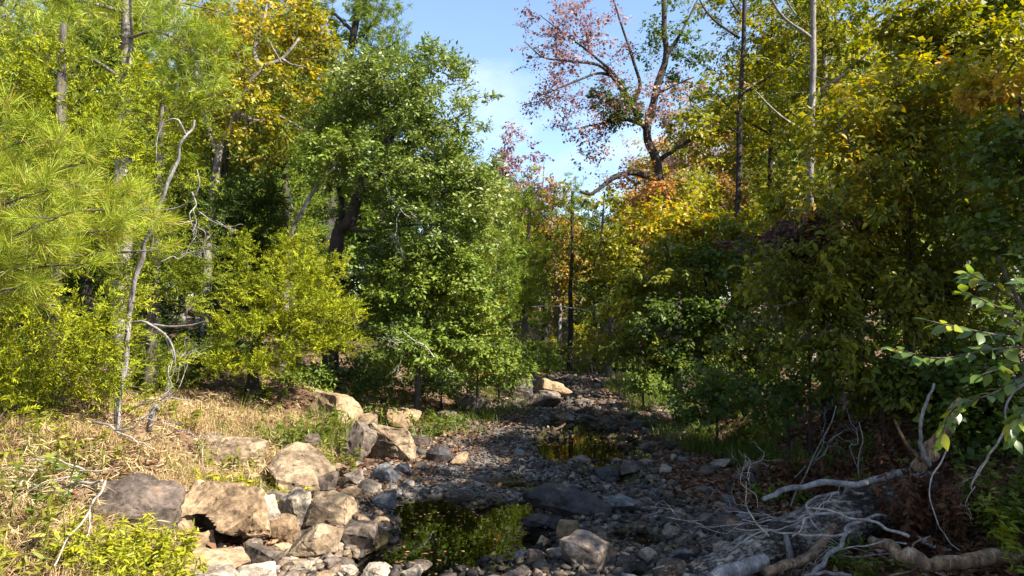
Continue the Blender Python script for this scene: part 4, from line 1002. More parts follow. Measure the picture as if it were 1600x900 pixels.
tree('elm_tree', 'broad shaded olive yellow tree with drooping leaves over the shaded bank', 'tree', base_at(1415, 9.2), [T(1420, 520, 9.1), T(1425, 400, 9), T(1415, 280, 8.9), T(1400, 160, 8.8)], (.09, .025),
     [([T(1424, 450, 9), T(1350, 380, 8.4), T(1280, 340, 8), T(1230, 330, 7.8)], .04, .008), ([T(1422, 380, 9), T(1380, 300, 8.5), T(1340, 240, 8.2), T(1310, 190, 8.1)], .035, .008),
      ([T(1423, 420, 9), T(1480, 340, 8.6), T(1530, 280, 8.4)], .035, .008), ([T(1421, 490, 9.1), T(1340, 460, 8.3), T(1260, 470, 7.9), T(1210, 480, 7.8)], .035, .008), ([T(1421, 500, 9.1), T(1480, 450, 8.5), T(1530, 430, 8.2)], .03, .008)],
     [('olive', *E(1390, 200, 8.7, 100, 80, .9), 95, .58, dict(tz=.2)), ('olive', *E(1300, 310, 8.3, 95, 70, .8), 80, .55), ('olive', *E(1420, 350, 8.6, 110, 75, 1.0), 95, .45), ('olive', *E(1255, 430, 8.0, 85, 70, .7), 80, .38), ('olive', *E(1370, 470, 8.2, 120, 65, .8), 95, .36), ('olive', *E(1500, 290, 8.5, 80, 90, .8), 75, .48), ('olive', *E(1510, 440, 8.2, 75, 70, .7), 60, .34), ('olive', *E(1290, 545, 8.0, 110, 36, .6), 45, .30), ('gold', *E(1440, 150, 8.9, 90, 50, .8), 50, .55), ('gold', *E(1320, 210, 8.6, 60, 50, .6), 34, .6)],
     'bark', 130)
tree('shrub', 'purple leaved shrub in front of the olive yellow tree', 'shrub', base_at(1262, 8.6), [T(1265, 520, 8.6), T(1268, 420, 8.5)], (.02, .01), [],
     [('purple', *E(1262, 372, 8.0, 50, 26, .4), 46, .5), ('purple', *E(1190, 385, 9.5, 30, 18, .4), 14, .5)], 'bark_dark', 131, zmin=1.8)
tree('hardwood_tree', 'sunlit yellow green tree filling the upper right corner', 'tree', base_at(1500, 11), [T(1502, 400, 11), T(1505, 200, 11), T(1510, 60, 11), T(1512, -80, 11)], (.12, .05),
     [([T(1504, 220, 11), T(1550, 150, 10.6), T(1590, 90, 10.4)], .04, .01), ([T(1504, 180, 11), T(1450, 120, 10.6), T(1410, 80, 10.4)], .04, .01)],
     [('gold', *E(1530, 90, 10.6, 90, 65, 1.0), 130, .55), ('gold', *E(1440, 50, 10.6, 75, 60, .9), 85, .46), ('gold', *E(1545, 190, 10.4, 75, 60, .9), 90, .42), ('maple', *E(1580, 20, 10.6, 60, 40, .9), 55, .5), ('gold', *E(1460, 150, 10.8, 60, 50, .9), 60, .45)],
     'bark', 132, zmin=3.5)
tree('maple_tree', 'green maple saplings foliage hanging in at the right edge', 'tree', base_at(1640, 6.6), [T(1630, 400, 6.6), T(1610, 250, 6.6), T(1590, 150, 6.6)], (.05, .015), 
     [([T(1612, 260, 6.6), T(1580, 240, 6.4), T(1540, 260, 6.3)], .02, .005)],
     [('maple', *E(1585, 260, 6.4, 50, 70, .5), 36, .62), ('maple', *E(1575, 360, 6.4, 45, 40, .5), 22, .5), ('olive', *E(1560, 140, 6.6, 40, 25, .3), 12, .95)],
     'bark', 133)

# ---- far end of the creek
far = [('maple_tree', 'orange leaved tree behind the young pine at the bend', 'orange', 866, 27, 285, 480, .3, 133),
       ('maple_tree', 'red leaved tree top against the sky left of the sweetgum', 'red', 790, 33, 195, 420, .55, 134),
       ('maple_tree', 'dark red leaved tree low against the sky above the bend', 'red', 850, 36, 258, 420, .2, 135),
       ('hardwood_tree', 'yellow tree with a thin bent trunk beyond the bend', 'gold', 945, 24, 290, 510, .6, 136),
       ('hardwood_tree', 'yellow green tree filling the gap beyond the bend', 'lime', 905, 38, 320, 540, .7, 137),
       ('hardwood_tree', 'pale orange tree behind the gnarled trunk', 'orange', 1000, 30, 300, 500, .7, 138),
       ('hardwood_tree', 'golden tree glimpsed right of the gnarled trunk', 'gold', 1090, 24, 290, 470, .55, 139),
       ('hardwood_tree', 'pale pinkish tree far behind the gnarled trunk', 'red', 1075, 34, 130, 400, .9, 140)]
for nm, lab, sp, px, D, yt, yb, t0, sd in far:
    cy = (yt + yb) / 2; rz = (yb - yt) / 2
    tree(nm, lab, 'tree', base_at(px + 6, D), [T(px + 8, yb, D), T(px - 4, cy, D), T(px, yt + 10, D)], (.11, .03), [],
         [(sp, *E(px, yt + rz * .7, D, rz * .42, rz * .7), 70, t0, dict(spec=dict(len=.14, wid=.09, rc=.45, k=8), lump=.9)), (sp, *E(px + 5, yb - rz * .5, D, rz * .5, rz * .5), 50, t0 - .15)], 'bark_grey', sd)
for i, (px, D, yt, lab) in enumerate([(891, 25, 300, 'straight slender pine trunk standing at the bend'), (852, 27, 360, 'dark slim trunk left of the slender pine trunk'), (930, 29, 380, 'thin trunk right of the slender pine trunk'), (868, 31, 350, 'thin pale trunk in the bright gap at the bend')]):
    tree('pine_tree', lab, 'tree', base_at(px, D), [T(px, 480, D), T(px + 2, 400, D), T(px + 4, yt, D)], (.10, .05), [],
         [('pine_far', *E(px, yt + 15, D, 26, 35), 22, .5), ('lime', *E(px, yt + 90, D, 24, 30), 12, .5)], 'bark_dark' if i != 3 else 'bark_grey', 150 + i, zmin=3)

# ---------------------------------------------------------------- the woods behind: copies of a few kinds
def proto(name, sp, H, seed, rx, lobes, bark, spec):
    rng = np.random.default_rng(seed)
    root = bpy.data.objects.new(name, None); COL.objects.link(root)
    V, Q, T_, P, R = limb([np.array([0, 0, -.3]), np.array([.1, 0, H * .3]), np.array([-.1, .1, H * .65]), np.array([0, 0, H * .97])], .018 * H, .004 * H, rng, 7, 5)
    g = Geo(); g.add(V, Q, T_); link('trunk', g.mesh('trunk', M[bark], (0, 0, 0), True), root)
    C = []; ctr = []
    for (hz_, rr, n) in lobes:
        c = np.array([0, 0, H * hz_]); q = in_ell(rng, n, c, (rx * rr, rx * rr, H * .17), .8, .5, seed)
        C.append(q); ctr.append(np.broadcast_to(c, q.shape))
    C = np.concatenate(C); ctr = np.concatenate(ctr)
    s = dict(SPEC[sp]); s.update(spec)
    Pb, Rb, dirs = grow(P, R, C, rng, .1 if s['kind'] == 'broad' else -.05, .14, 4, H * .12)
    w = Geo(); V, Q = tubes(Pb, Rb, 3); w.add(V, Q); l = Geo()
    foliage(s['kind'], C, dirs, rng, l, None, s, ctr, np.full(len(C), .5))
    co = link('crown', l.mesh('crown', M[s['mat']]), root); link('twigwork', w.mesh('twigwork', M[bark]), co)['kind'] = 'stuff'
    return root
big = dict(rc=.6, m=8, k=9, len=.17, wid=.10, tv=.5)
PB = {
    'oak': (proto('oak_tree', 'oak', 10, 501, 2.6, [(.35, .8, 50), (.55, 1, 75), (.78, .85, 65)], 'bark', big), 10, 'green broadleaf tree'),
    'lime': (proto('hardwood_tree', 'lime', 10, 502, 2.4, [(.3, .9, 50), (.55, 1, 70), (.8, .8, 55)], 'bark', big), 10, 'light green broadleaf tree'),
    'gold': (proto('hardwood_tree', 'gold', 10, 503, 2.3, [(.35, .8, 45), (.6, 1, 65), (.82, .8, 55)], 'bark_grey', big), 10, 'yellowing broadleaf tree'),
    'orange': (proto('maple_tree', 'orange', 9, 504, 2.0, [(.4, .9, 40), (.6, 1, 50), (.82, .75, 40)], 'bark_grey', big), 9, 'orange leaved tree'),
    'pine': (proto('pine_tree', 'pine_far', 12, 505, 2.2, [(.4, 1, 50), (.6, .9, 60), (.8, .7, 55), (.93, .4, 25)], 'bark_dark', dict(rc=.5, m=5, k=22, len=.30, wid=.02)), 12, 'pine'),
    'cedar': (proto('cedar_tree', 'cedar_shaded', 8, 506, 1.6, [(.15, 1, 50), (.4, 1, 60), (.65, .8, 50), (.88, .4, 25)], 'bark_dark', dict(rc=.5, m=8, k=10, len=.20, wid=.06)), 8, 'cedar'),
}
USED = set()
SKY_X = [-200, 0, 470, 520, 560, 620, 700, 745, 775, 800, 850, 900, 950, 1000, 1020, 1060, 1150, 1250, 1600, 1900]
SKY_Y = [-60, -60, -40, 20, 130, 170, 190, 230, 270, 285, 300, 315, 325, 300, 250, 170, 50, -40, -60, -60]
def place(kind, x, y, H, label, group, seed):
    root, H0, _ = PB[kind]
    rng = random.Random(seed)
    o = root if kind not in USED else copy_tree(root)
    USED.add(kind)
    o.location = (x, y, h1(x, y)); s = H / H0; w = s * rng.uniform(.85, 1.2)
    o.scale = (w, w, s); o.rotation_euler = (rng.uniform(-.04, .04), rng.uniform(-.04, .04), rng.uniform(0, 6.28))
    tag(o, label, 'tree', group)
LAND_X = [110, 250, 480, 620, 780, 880, 1000, 1130, 1230, 1340, 1480]
LAND = ['pine at the left edge', 'leaning dead trunk', 'golden yellow oak', 'big green oak', 'light green small tree', 'young pine', 'bend', 'gnarled red leaved tree', 'dark straight trunk', 'pale grey trunks', 'olive yellow tree', 'upper right corner tree']
def woods():
    rng = random.Random(12); pts = []
    rows = [(17, 9), (20, 10), (24, 13), (29, 14), (35, 15), (42, 14), (52, 14), (64, 12)]
    for D, n in rows:
        for i in range(n):
            px = -60 + 1720 * (i + rng.random()) / n; d = D * rng.uniform(.93, 1.08)
            x, y = base_at(px, d)
            xl, xr = np.interp(y, CH_Y, CH_L), np.interp(y, CH_Y, CH_R)
            if xl - 1.2 < x < xr + 1.2: continue
            if D < 28 and 780 < px < 1010: continue
            if D < 22 and (480 < px < 800 or 1000 < px < 1130): continue
            top = np.interp(px, SKY_X, SKY_Y) + rng.uniform(0, 60 if 560 < px < 1020 else 120)
            H = CAM_H + (490 - top) / FPX * d - h1(x, y)
            lf = px < 800
            kind = rng.choices(['oak', 'lime', 'gold', 'orange', 'pine', 'cedar'], [.32, .10, .12, .05, .2, .21] if lf else [.2, .16, .38, .12, .08, .06])[0]
            H = min(H, {'cedar': 8.5}.get(kind, 17))
            if 15 < y < 31 and 3 < x < 13: H = min(H, 7.0)
            side = LAND[int(np.searchsorted(LAND_X, px))]
            dist = 'close' if D < 19 else ('a little way' if D < 23 else ('some way' if D < 28 else ('half deep in the wood' if D < 40 else ('deep in the wood' if D < 50 else 'far off in the wood'))))
            place(kind, x, y, max(H, 2.5), f'{PB[kind][2]} {dist} behind the {side}', 'trees of the wood behind the creek banks', i * 31 + D)
woods()
_rb = random.Random(44)
for D_, n_ in ((19, 11), (27, 13), (40, 14)):
    for i in range(n_):
        px = -80 + 1760 * (i + _rb.random()) / n_; d = D_ * _rb.uniform(.94, 1.06); x, y = base_at(px, d)
        if np.interp(y, CH_Y, CH_L) - 1.5 < x < np.interp(y, CH_Y, CH_R) + 1.5 or (D_ == 19 and 760 < px < 1010): continue
        k = _rb.choice(['oak', 'lime', 'gold', 'cedar', 'oak'])
        place(k, x, y, _rb.uniform(3.2, 4.6) * (D_ / 24) ** .3, f'low {PB[k][2]} in the understorey ' + {19: 'close', 27: 'some way', 40: 'far'}[D_] + f' behind the {LAND[int(np.searchsorted(LAND_X, px))]}', 'understorey trees of the wood', i * 17 + D_)
for i, (px, d, top, k, lab) in enumerate([(800, 30, 330, 'lime', 'light green tree low behind the bend'), (850, 33, 345, 'gold', 'yellow tree low behind the slender pine trunk'), (905, 30, 360, 'lime', 'light green tree closing the creek view'), (945, 34, 350, 'gold', 'yellow tree closing the creek view'), (985, 31, 355, 'lime', 'light green tree at the shaded end of the creek view'), (870, 44, 320, 'oak', 'green tree far up the creek'), (925, 47, 325, 'lime', 'pale green tree far up the creek'), (975, 45, 320, 'gold', 'yellow tree far up the creek'), (1030, 36, 330, 'gold', 'yellow tree behind the base of the gnarled trunk'), (820, 42, 315, 'orange', 'orange tree far behind the young pine')]):
    x, y = base_at(px, d); place(k, x, y, CAM_H + (490 - top) / FPX * d - h1(x, y), lab, 'trees beyond the bend', 950 + i)
# trees beside and behind where the picture was taken: they shade the creek bed
for i, (x, y, H, k) in enumerate([(6.2, 4.3, 7.0, 'gold'), (7.4, 6.9, 7.0, 'lime'), (8.6, 3.6, 8.2, 'oak'), (9.8, 6.0, 8.0, 'gold'), (7.9, 1.9, 6.5, 'lime')]):
    place(k, x, y, H, f'{PB[k][2]} on the right bank shading the creek', 'trees shading the creek', 900 + i)


# ================================================================ DEAD WOOD
def stick(name, pts, r0, r1, mat, label=None, cat='branch', group=None, forks=(), seed=1, parent=None, sides=7, wob=.35, n=6):
    rng = np.random.default_rng(seed)
    o = np.asarray(pts[0], float)
    pts = catmull(pts, 3); ln = np.linalg.norm(np.diff(pts, axis=0), axis=1).mean()
    jj = rng.normal(size=pts.shape) * ln * .09; jj[0] = 0; pts = pts + jj
    V, Q, T_, P, R = limb(pts, r0, r1, rng, sides, 3, wob)
    g = Geo(); g.add(V, Q, T_)
    ob = link(name, g.mesh(name, M[mat], o, True), parent, o if parent is None else (0, 0, 0))
    if label: tag(ob, label, cat, group)
    for f in forks:
        V, Q, T_, _, _ = limb(f[0], f[1], f[2], rng, 4, 3, .8)
        g = Geo(); g.add(V, Q, T_); link('side_branch', g.mesh('side_branch', M[mat], o, True), ob)
    return ob
def bare_fork(rng, p0, d, L, depth=3, out=None, r=.012):
    """a bare branching spray: list of (points, r0, r1)"""
    if out is None: out = []
    d = unit(np.asarray(d)); q = p0 + d * L + rng.normal(size=3) * L * .08
    m1 = p0 + (q - p0) * .36 + rng.normal(size=3) * L * .10; m2 = p0 + (q - p0) * .7 + rng.normal(size=3) * L * .10
    out.append(([p0, m1, m2, q], r, r * .45))
    if depth > 0:
        for k in range(2 if rng.random() < .75 else 3):
            u = .45 + .55 * rng.random(); b = p0 + (q - p0) * u
            bare_fork(rng, b, d + rng.normal(size=3) * .55, L * (.5 + .25 * rng.random()), depth - 1, out, r * .55)
    return out
rg = np.random.default_rng(5)
# the leaning dead trunk on the left
sb = base_at(190, 7.5)
snag_f = [([T(205, 505, 7.40), T(232, 505, 7.20), T(258, 520, 7.10), T(270, 545, 7.00), T(275, 580, 7.00)], .018, .006),
          ([T(236, 507, 7.20), T(262, 512, 7.10), T(300, 508, 7.00), T(325, 500, 6.90)], .012, .004),
          ([T(293, 215, 7.10), T(280, 190, 7.00), T(258, 190, 7.00), T(245, 215, 7.00), T(246, 250, 7.00)], .012, .004),
          ([T(245, 330, 7.20), T(290, 320, 6.90), T(310, 290, 6.80), T(308, 265, 6.80)], .012, .004)]
snag_f += bare_fork(rg, T(300, 300, 6.90), (.2, -.1, -.9), .35, 3, None, .008) + bare_fork(rg, T(310, 330, 6.90), (.7, 0, -.3), .3, 2, None, .006) + bare_fork(rg, T(258, 520, 7.10), (.1, 0, -1), .4, 3, None, .008) + bare_fork(rg, T(250, 410, 7.20), (.7, 0, .2), .3, 3, None, .007)
stick('dead_tree', [np.array([sb[0], sb[1], h1(*sb) - .1]), T(195, 530, 7.50), T(208, 455, 7.40), T(232, 375, 7.30), T(258, 300, 7.20), T(285, 228, 7.10), T(302, 190, 7.10)], .036, .010, 'dead_dim',
      'leaning bare dead trunk with curling grey branches on the left bank', 'dead tree', None, snag_f, 61)
# bare grey twigs in the centre
o = stick('dead_branch', [T(600, 270, 12.0), T(612, 310, 11.8), T(640, 345, 11.7)], .014, .006, 'dead_dim', 'bare grey dead branch hanging before the big green oak', 'branch', 'dead branches in the trees', bare_fork(rg, T(612, 310, 11.8), (.6, 0, -.5), .55, 4, None, .009) + bare_fork(rg, T(625, 330, 11.8), (-.2, -.2, -.8), .45, 4, None, .008), 62)
o = stick('dead_branch', [T(680, 560, 11.6), T(660, 540, 11.5), T(630, 520, 11.5)], .012, .005, 'dead', 'pale bare twigs low beneath the light green small tree', 'branch', 'dead branches in the trees', bare_fork(rg, T(660, 540, 11.5), (-.8, 0, .1), .45, 4, None, .008) + bare_fork(rg, T(650, 535, 11.5), (-.5, 0, -.3), .4, 3, None, .007), 63)
stick('dead_branch', [T(830, 480, 20), T(880, 478, 20), T(915, 485, 20), T(935, 480, 20)], .014, .005, 'dead_dim', 'pale dead branch across the bright gap at the bend', 'branch', 'dead branches in the trees', bare_fork(rg, T(915, 485, 20), (.7, 0, .2), .6, 3, None, .012), 64)
stick('dead_branch', [T(1470, 270, 7.2), T(1545, 235, 7), T(1575, 250, 6.8), T(1610, 262, 6.6)][::-1], .02, .006, 'bark', 'crooked branch crossing the yellow leaves at the right edge', 'branch', 'dead branches in the trees', (), 65)
# leaning trunks at the far right bank
tree('leaning_tree', 'small dark leaning trunk under the dark green tree', 'tree', base_at(1010, 17), [T(1000, 548, 17), T(988, 530, 17), T(972, 500, 17)], (.10, .05), [], [('lime', *E(970, 470, 17, 45, 40, .7), 36, .5)], 'bark_dark', 160)
stick('stump', [np.array([*base_at(1291, 9.4), h1(*base_at(1291, 9.4)) - .1]), T(1291, 585, 9.4), T(1289, 560, 9.4)], .10, .085, 'bark_dark', 'dark stubby trunk on the leaf covered shaded bank', 'trunk', None, (), 66)

# ---- the fallen log and the heap of branches on the right
def plates(u, v, seed, pv):
    """cellular bark plates on an unrolled log: distance to the nearest crack, and a value per plate"""
    iu, iv = np.floor(u).astype(int), np.floor(v).astype(int)
    tab = np.random.default_rng(seed).random((64, 64, 3))
    best = []; val = []
    for a in (-1, 0, 1):
        for b in (-1, 0, 1):
            cu, cv = iu + a, iv + b; q = tab[cu % 64, (cv % pv) % 64]
            best.append((u - cu - q[:, 0]) ** 2 + (v - cv - q[:, 1]) ** 2); val.append(q[:, 2])
    best = np.sqrt(np.array(best)); val = np.array(val); o = np.argsort(best, 0)
    k = np.arange(best.shape[1])
    return best[o[1], k] - best[o[0], k], val[o[0], k]
def bark_log(P, R, sides, seed):
    k = len(P); V, Q = tubes(P, R, sides); c = np.repeat(P, sides, 0); n = unit(V - c)
    al = np.concatenate([[0], np.cumsum(np.linalg.norm(np.diff(P, axis=0), axis=1))])
    pv = 42; u = np.repeat(al, sides) / .085; v = np.tile(np.arange(sides) / sides * pv, k)
    w = (fbm(V * 9, 2) - .5); e, val = plates(u + w * .8, v + (fbm(V * 9 + 5, 2) - .5) * .8, seed, pv)
    up = sstep(e / .28)
    d = up * .009 + (val - .5) * .008 * up + (fbm(V * 4, 3) - .5) * .09 + (vn(V * 70) - .5) * .006
    V = c + n * (np.repeat(R, sides) + d)[:, None]
    t = np.clip(.22 + up * (.18 + .3 * val) + (fbm(np.array(c) * 7, 2) - .5) * .5, 0.02, 1)
    nv = len(V); V = np.vstack([V, P[0], P[-1]])
    T_ = [[(s + 1) % sides, s, nv] for s in range(sides)] + [[(k - 1) * sides + s, (k - 1) * sides + (s + 1) % sides, nv + 1] for s in range(sides)]
    g = Geo(); g.add(V, Q, T_, np.concatenate([t, [.3, .3]])); return g
def log():
    rng = np.random.default_rng(9)
    A = [W(1085, 915, 5.45), W(1180, 868, 5.75), W(1290, 822, 6.15), W(1400, 780, 6.5), W(1450, 762, 6.75)]
    P = catmull(A, 36); k = len(P); sides = 96
    u = np.linspace(0, 1, k); R = .15 + .06 * sstep(u * 1.5) - .02 * sstep((u - .8) * 5)
    root = empty('fallen_log', A[2] - [0, 0, .2], 'thick fallen log with pale flaking plated bark on the shaded bank', 'log')
    g = bark_log(P, R, sides, 3); b = np.array(root.location)
    lo = link('log_body', g.mesh('log_body', M['logbark'], b, True), root)
    # torn strip of amber wood along the front
    V, Q, T_, _, _ = limb([W(1195, 893, 5.35), W(1235, 882, 5.4), W(1268, 866, 5.5), W(1290, 842, 5.6), W(1302, 820, 5.75)], .04, .028, rng, 9, 8, .2)
    g = Geo(); g.add(V, Q, T_); link('torn_wood', g.mesh('torn_wood', M['amber'], b, True), root)
    V, Q, T_, _, _ = limb([W(1110, 905, 5.3), W(1150, 890, 5.4), W(1195, 872, 5.5)], .05, .06, rng, 9, 8, .15)
    g = Geo(); g.add(V, Q, T_); link('broken_end', g.mesh('broken_end', M['dead_dim'], b, True), root)
    for (x, y, D) in [(1330, 806, 6.2), (1236, 862, 5.7), (1385, 788, 6.4)]:
        p = W(x, y, D)
        V, Q, T_, _, _ = limb([p - [0, 0, .1], p + [-.02, -.03, .05], p + [-.05, -.02, .14]], .04, .018, rng, 6, 4, .4)
        g = Geo(); g.add(V, Q, T_); link('branch_stub', g.mesh('branch_stub', M['dead_dim'], b, True), root)
    # second log
    A = [W(1505, 800, 6.6), W(1560, 768, 6.8), W(1640, 730, 7.1), W(1720, 700, 7.4)]
    P = catmull(A, 26); R = np.full(len(P), .17); g = bark_log(P, R, sides, 8); o = link('fallen_log', g.mesh('fallen_log', M['logbark'], A[0], True), None, A[0])
    tag(o, 'second grey log end poking in at the right edge behind twigs', 'log')
log()
GB = 'dead branches heaped around the fallen log'
def br(pts, r0, r1, mat, label, seed, forks=()):
    return stick('dead_branch', [W(*p) for p in pts], r0, r1, mat, label, 'branch', GB, forks, seed)
br([(1650, 866, 5.15), (1560, 870, 5.1), (1480, 878, 5.05), (1435, 876, 5.05), (1400, 858, 5.2), (1362, 842, 5.45)], 0.055, 0.042, 'amber', 'thick pale broken limb running out along the bottom right edge', 201,
   [([W(1440, 880, 5.2), W(1425, 892, 5.1), W(1395, 898, 5.05), W(1375, 905, 5.0)], .016, .005), ([W(1425, 868, 5.2), W(1430, 850, 5.15), W(1455, 838, 5.1)], .012, .004)])
br([(1515, 880, 5.6), (1470, 858, 5.7), (1430, 840, 5.8), (1415, 828, 5.9)], 0.0281, 0.0202, 'dead_dim', 'grey broken limb wedged between log and bottom limb', 202)
br([(1432, 735, 6.2), (1450, 705, 6.1), (1470, 675, 6.0), (1505, 635, 5.9)], 0.065, 0.045, 'amber', 'upright snapped limb of orange brown bare wood', 203, [([W(1440, 720, 6.15), W(1415, 690, 6.1), W(1398, 660, 6.05)], .022, .012)])
br([(1452, 728, 5.9), (1440, 700, 5.85), (1438, 670, 5.8), (1446, 630, 5.75), (1462, 598, 5.7)], 0.0203, 0.0086, 'dead_dim', 'curved grey branch rising beside the snapped orange limb', 204)
br([(1410, 738, 6.3), (1370, 750, 6.3), (1340, 757, 6.2), (1290, 752, 6.2), (1240, 762, 6.1), (1200, 778, 6.0)], 0.032, .022, 'dead_dim', 'long pale crooked branch with a broken end over leaf litter', 205)
br([(1262, 905, 5.2), (1285, 880, 5.3), (1315, 845, 5.4), (1335, 815, 5.5), (1385, 800, 5.9)], 0.0203, 0.0101, 'dead_dim', 'blue grey branch curving across the front of the log', 206)
br([(1420, 838, 5.3), (1370, 820, 5.35), (1310, 802, 5.4), (1260, 795, 5.4)], 0.0125, 0.0058, 'dead', 'thin pale stick lying across the top of the log', 207)
br([(1345, 800, 5.7), (1280, 805, 5.7), (1220, 815, 5.7), (1160, 812, 5.7)], 0.0140, 0.0043, 'dead_dim', 'thin grey branch stretching left from the log over cobbles', 208, bare_fork(rg, W(1220, 815, 5.7), (-.8, 0, .2), .35, 3, None, .007))
br([(1330, 830, 5.5), (1260, 838, 5.5), (1200, 828, 5.5), (1150, 850, 5.45)], 0.0117, 0.0036, 'dead', 'thin bent twig forking over the stones before the log', 209, bare_fork(rg, W(1200, 828, 5.5), (-.6, 0, -.3), .3, 3, None, .006))
br([(1310, 770, 6.0), (1270, 780, 5.95), (1262, 800, 5.9), (1285, 835, 5.7)], 0.0140, 0.0058, 'dead_dim', 'hooked grey branch bent over behind the log', 210)
br([(1330, 900, 5.15), (1290, 895, 5.15), (1255, 902, 5.1)], 0.0172, 0.0086, 'dead_dim', 'short grey stick at the bottom edge below the log', 211)
br([(1100, 893, 5.45), (1060, 886, 5.5), (1020, 888, 5.5)], 0.0125, 0.0058, 'dead', 'bluish stick lying over the orange stone at the bottom edge', 212)
br([(1600, 640, 4.8), (1560, 690, 4.8), (1540, 720, 4.9), (1520, 760, 5.0)], 0.0094, 0.0043, 'dead', 'thin pale branch hanging at the right edge before the second log', 213, bare_fork(rg, W(1545, 715, 4.9), (-.5, 0, -.8), .25, 3, None, .006))
br([(1600, 600, 4.6), (1575, 625, 4.6), (1572, 660, 4.6), (1585, 690, 4.7)], 0.0078, 0.0036, 'dead_dim', 'thin curling branch among the big leaves at the right edge', 214, bare_fork(rg, W(1575, 640, 4.6), (.3, 0, .8), .2, 3, None, .005))
br([(1480, 700, 5.6), (1450, 760, 5.5), (1470, 820, 5.4), (1500, 860, 5.3)], 0.0062, 0.0029, 'dead', 'hair thin twig arching down past the withered leaves', 215)
for i, (a, b_, lab) in enumerate([((1335, 720, 6.9), (1345, 640, 6.9), 'slim grey twig standing in the brambles'), ((1230, 660, 7.4), (1310, 620, 7.3), 'thin twig slanting over the shaded leafy bank'), ((1215, 640, 8), (1320, 660, 7.6), 'long bare twig low over the shaded leafy bank')]):
    p, q = W(*a), W(*b_); q = q - [0, 0, .12]; p[2] = h1(p[0], p[1]) - .02
    stick('dead_branch', [p, (p + q) / 2 + [0, 0, .05], q], .009, .004, 'dead_dim', lab, 'branch', GB, bare_fork(rg, (p + q) / 2, q - p, .35, 3, None, .005), 220 + i)
for k in range(8):
    px = 1160 + 330 * rg.random(); py = 770 + 115 * rg.random() + (1400 - px) * .06; D = 5.2 + .9 * rg.random()
    p0 = W(px, py, D); d = np.array([-.9 + .5 * rg.normal(), .2 * rg.normal(), .1 + .3 * rg.normal()])
    p0[2] = max(p0[2], h1(p0[0], p0[1]) + .05)
    L = .3 + .4 * rg.random(); q0 = p0 + unit(d) * L; q0[2] = max(q0[2], h1(q0[0], q0[1]) + .04)
    stick('dead_branch', [p0, (p0 + q0) / 2 + rg.normal(size=3) * .05, q0], .007, .003, 'dead' if k % 3 else 'dead_dim', 'thin bleached twig in the tangle over the fallen log', 'branch', GB, bare_fork(rg, (p0 + q0) / 2, d, L * .7, 3, None, .004), 240 + k)
# left bank debris
GL = 'bleached sticks on the left bank'
def bl(pts, r0, r1, label, seed, mat='dead', fk=()):
    return stick('dead_stick', [W(*p) for p in pts], r0, r1, mat, label, 'stick', GL, fk, seed)
bl([(232, 672, 7.4), (238, 650, 7.3), (246, 636, 7.2)], 0.0325, 0.0240, 'short grey stump stick poking from the dry grass', 301, 'dead_dim')
bl([(145, 660, 6.8), (180, 672, 6.7), (215, 690, 6.6), (240, 700, 6.6)], 0.0117, 0.0048, 'bleached branch lying in the dry grass by the cedar', 302, 'dead_dim', bare_fork(rg, W(180, 672, 6.7), (.6, 0, .2), .4, 3, None, .009))
bl([(205, 640, 8), (250, 625, 8), (300, 625, 8.2)], 0.0130, 0.0048, 'bleached branch at the top of the dry slope', 303, 'dead_dim', bare_fork(rg, W(250, 625, 8), (.4, 0, .5), .4, 3, None, .009))
bl([(100, 760, 5.6), (130, 755, 5.5), (165, 752, 5.4)], 0.0156, 0.0096, 'thick bleached stick left of the brown boulder', 304)
bl([(165, 752, 5.4), (140, 800, 5.1), (110, 840, 4.8), (85, 885, 4.5)], 0.009, 0.004, 'long bleached stick slanting down beside the yellow weeds', 305, 'dead', bare_fork(rg, W(140, 800, 5.1), (-.2, -.2, -.8), .3, 3, None, .008))
bl([(110, 735, 5.7), (150, 735, 5.6), (185, 738, 5.5)], 0.0078, 0.0036, 'thin bleached stick above the thick one', 306)
bl([(225, 690, 6.8), (275, 672, 6.6), (310, 690, 6.4), (318, 735, 6.3)], 0.0052, 0.0024, 'thin twig arching over the dry grass', 307, 'dead_dim', bare_fork(rg, W(275, 672, 6.6), (.6, 0, -.1), .3, 2, None, .004))
for k in range(7):
    px = 60 + rg.random() * 120; py = 720 + rg.random() * 130
    p = W(px, py, 5.2 + rg.random() * .8); d = unit(np.array([rg.normal(), -.2, -.3 + rg.normal() * .5]))
    L = .3 + .4 * rg.random(); q = p + d * L
    q[2] = max(q[2], h1(q[0], q[1]) + .03); p[2] = max(p[2], h1(p[0], p[1]) + .05)
    stick('dead_stick', [p, (p + q) / 2 + [0, 0, .03], q], .008, .003, 'dead', 'thin bleached twig tangled in weeds near the lower left corner', 'stick', GL, bare_fork(rg, (p + q) / 2, d, .2, 2, None, .004), 330 + k)

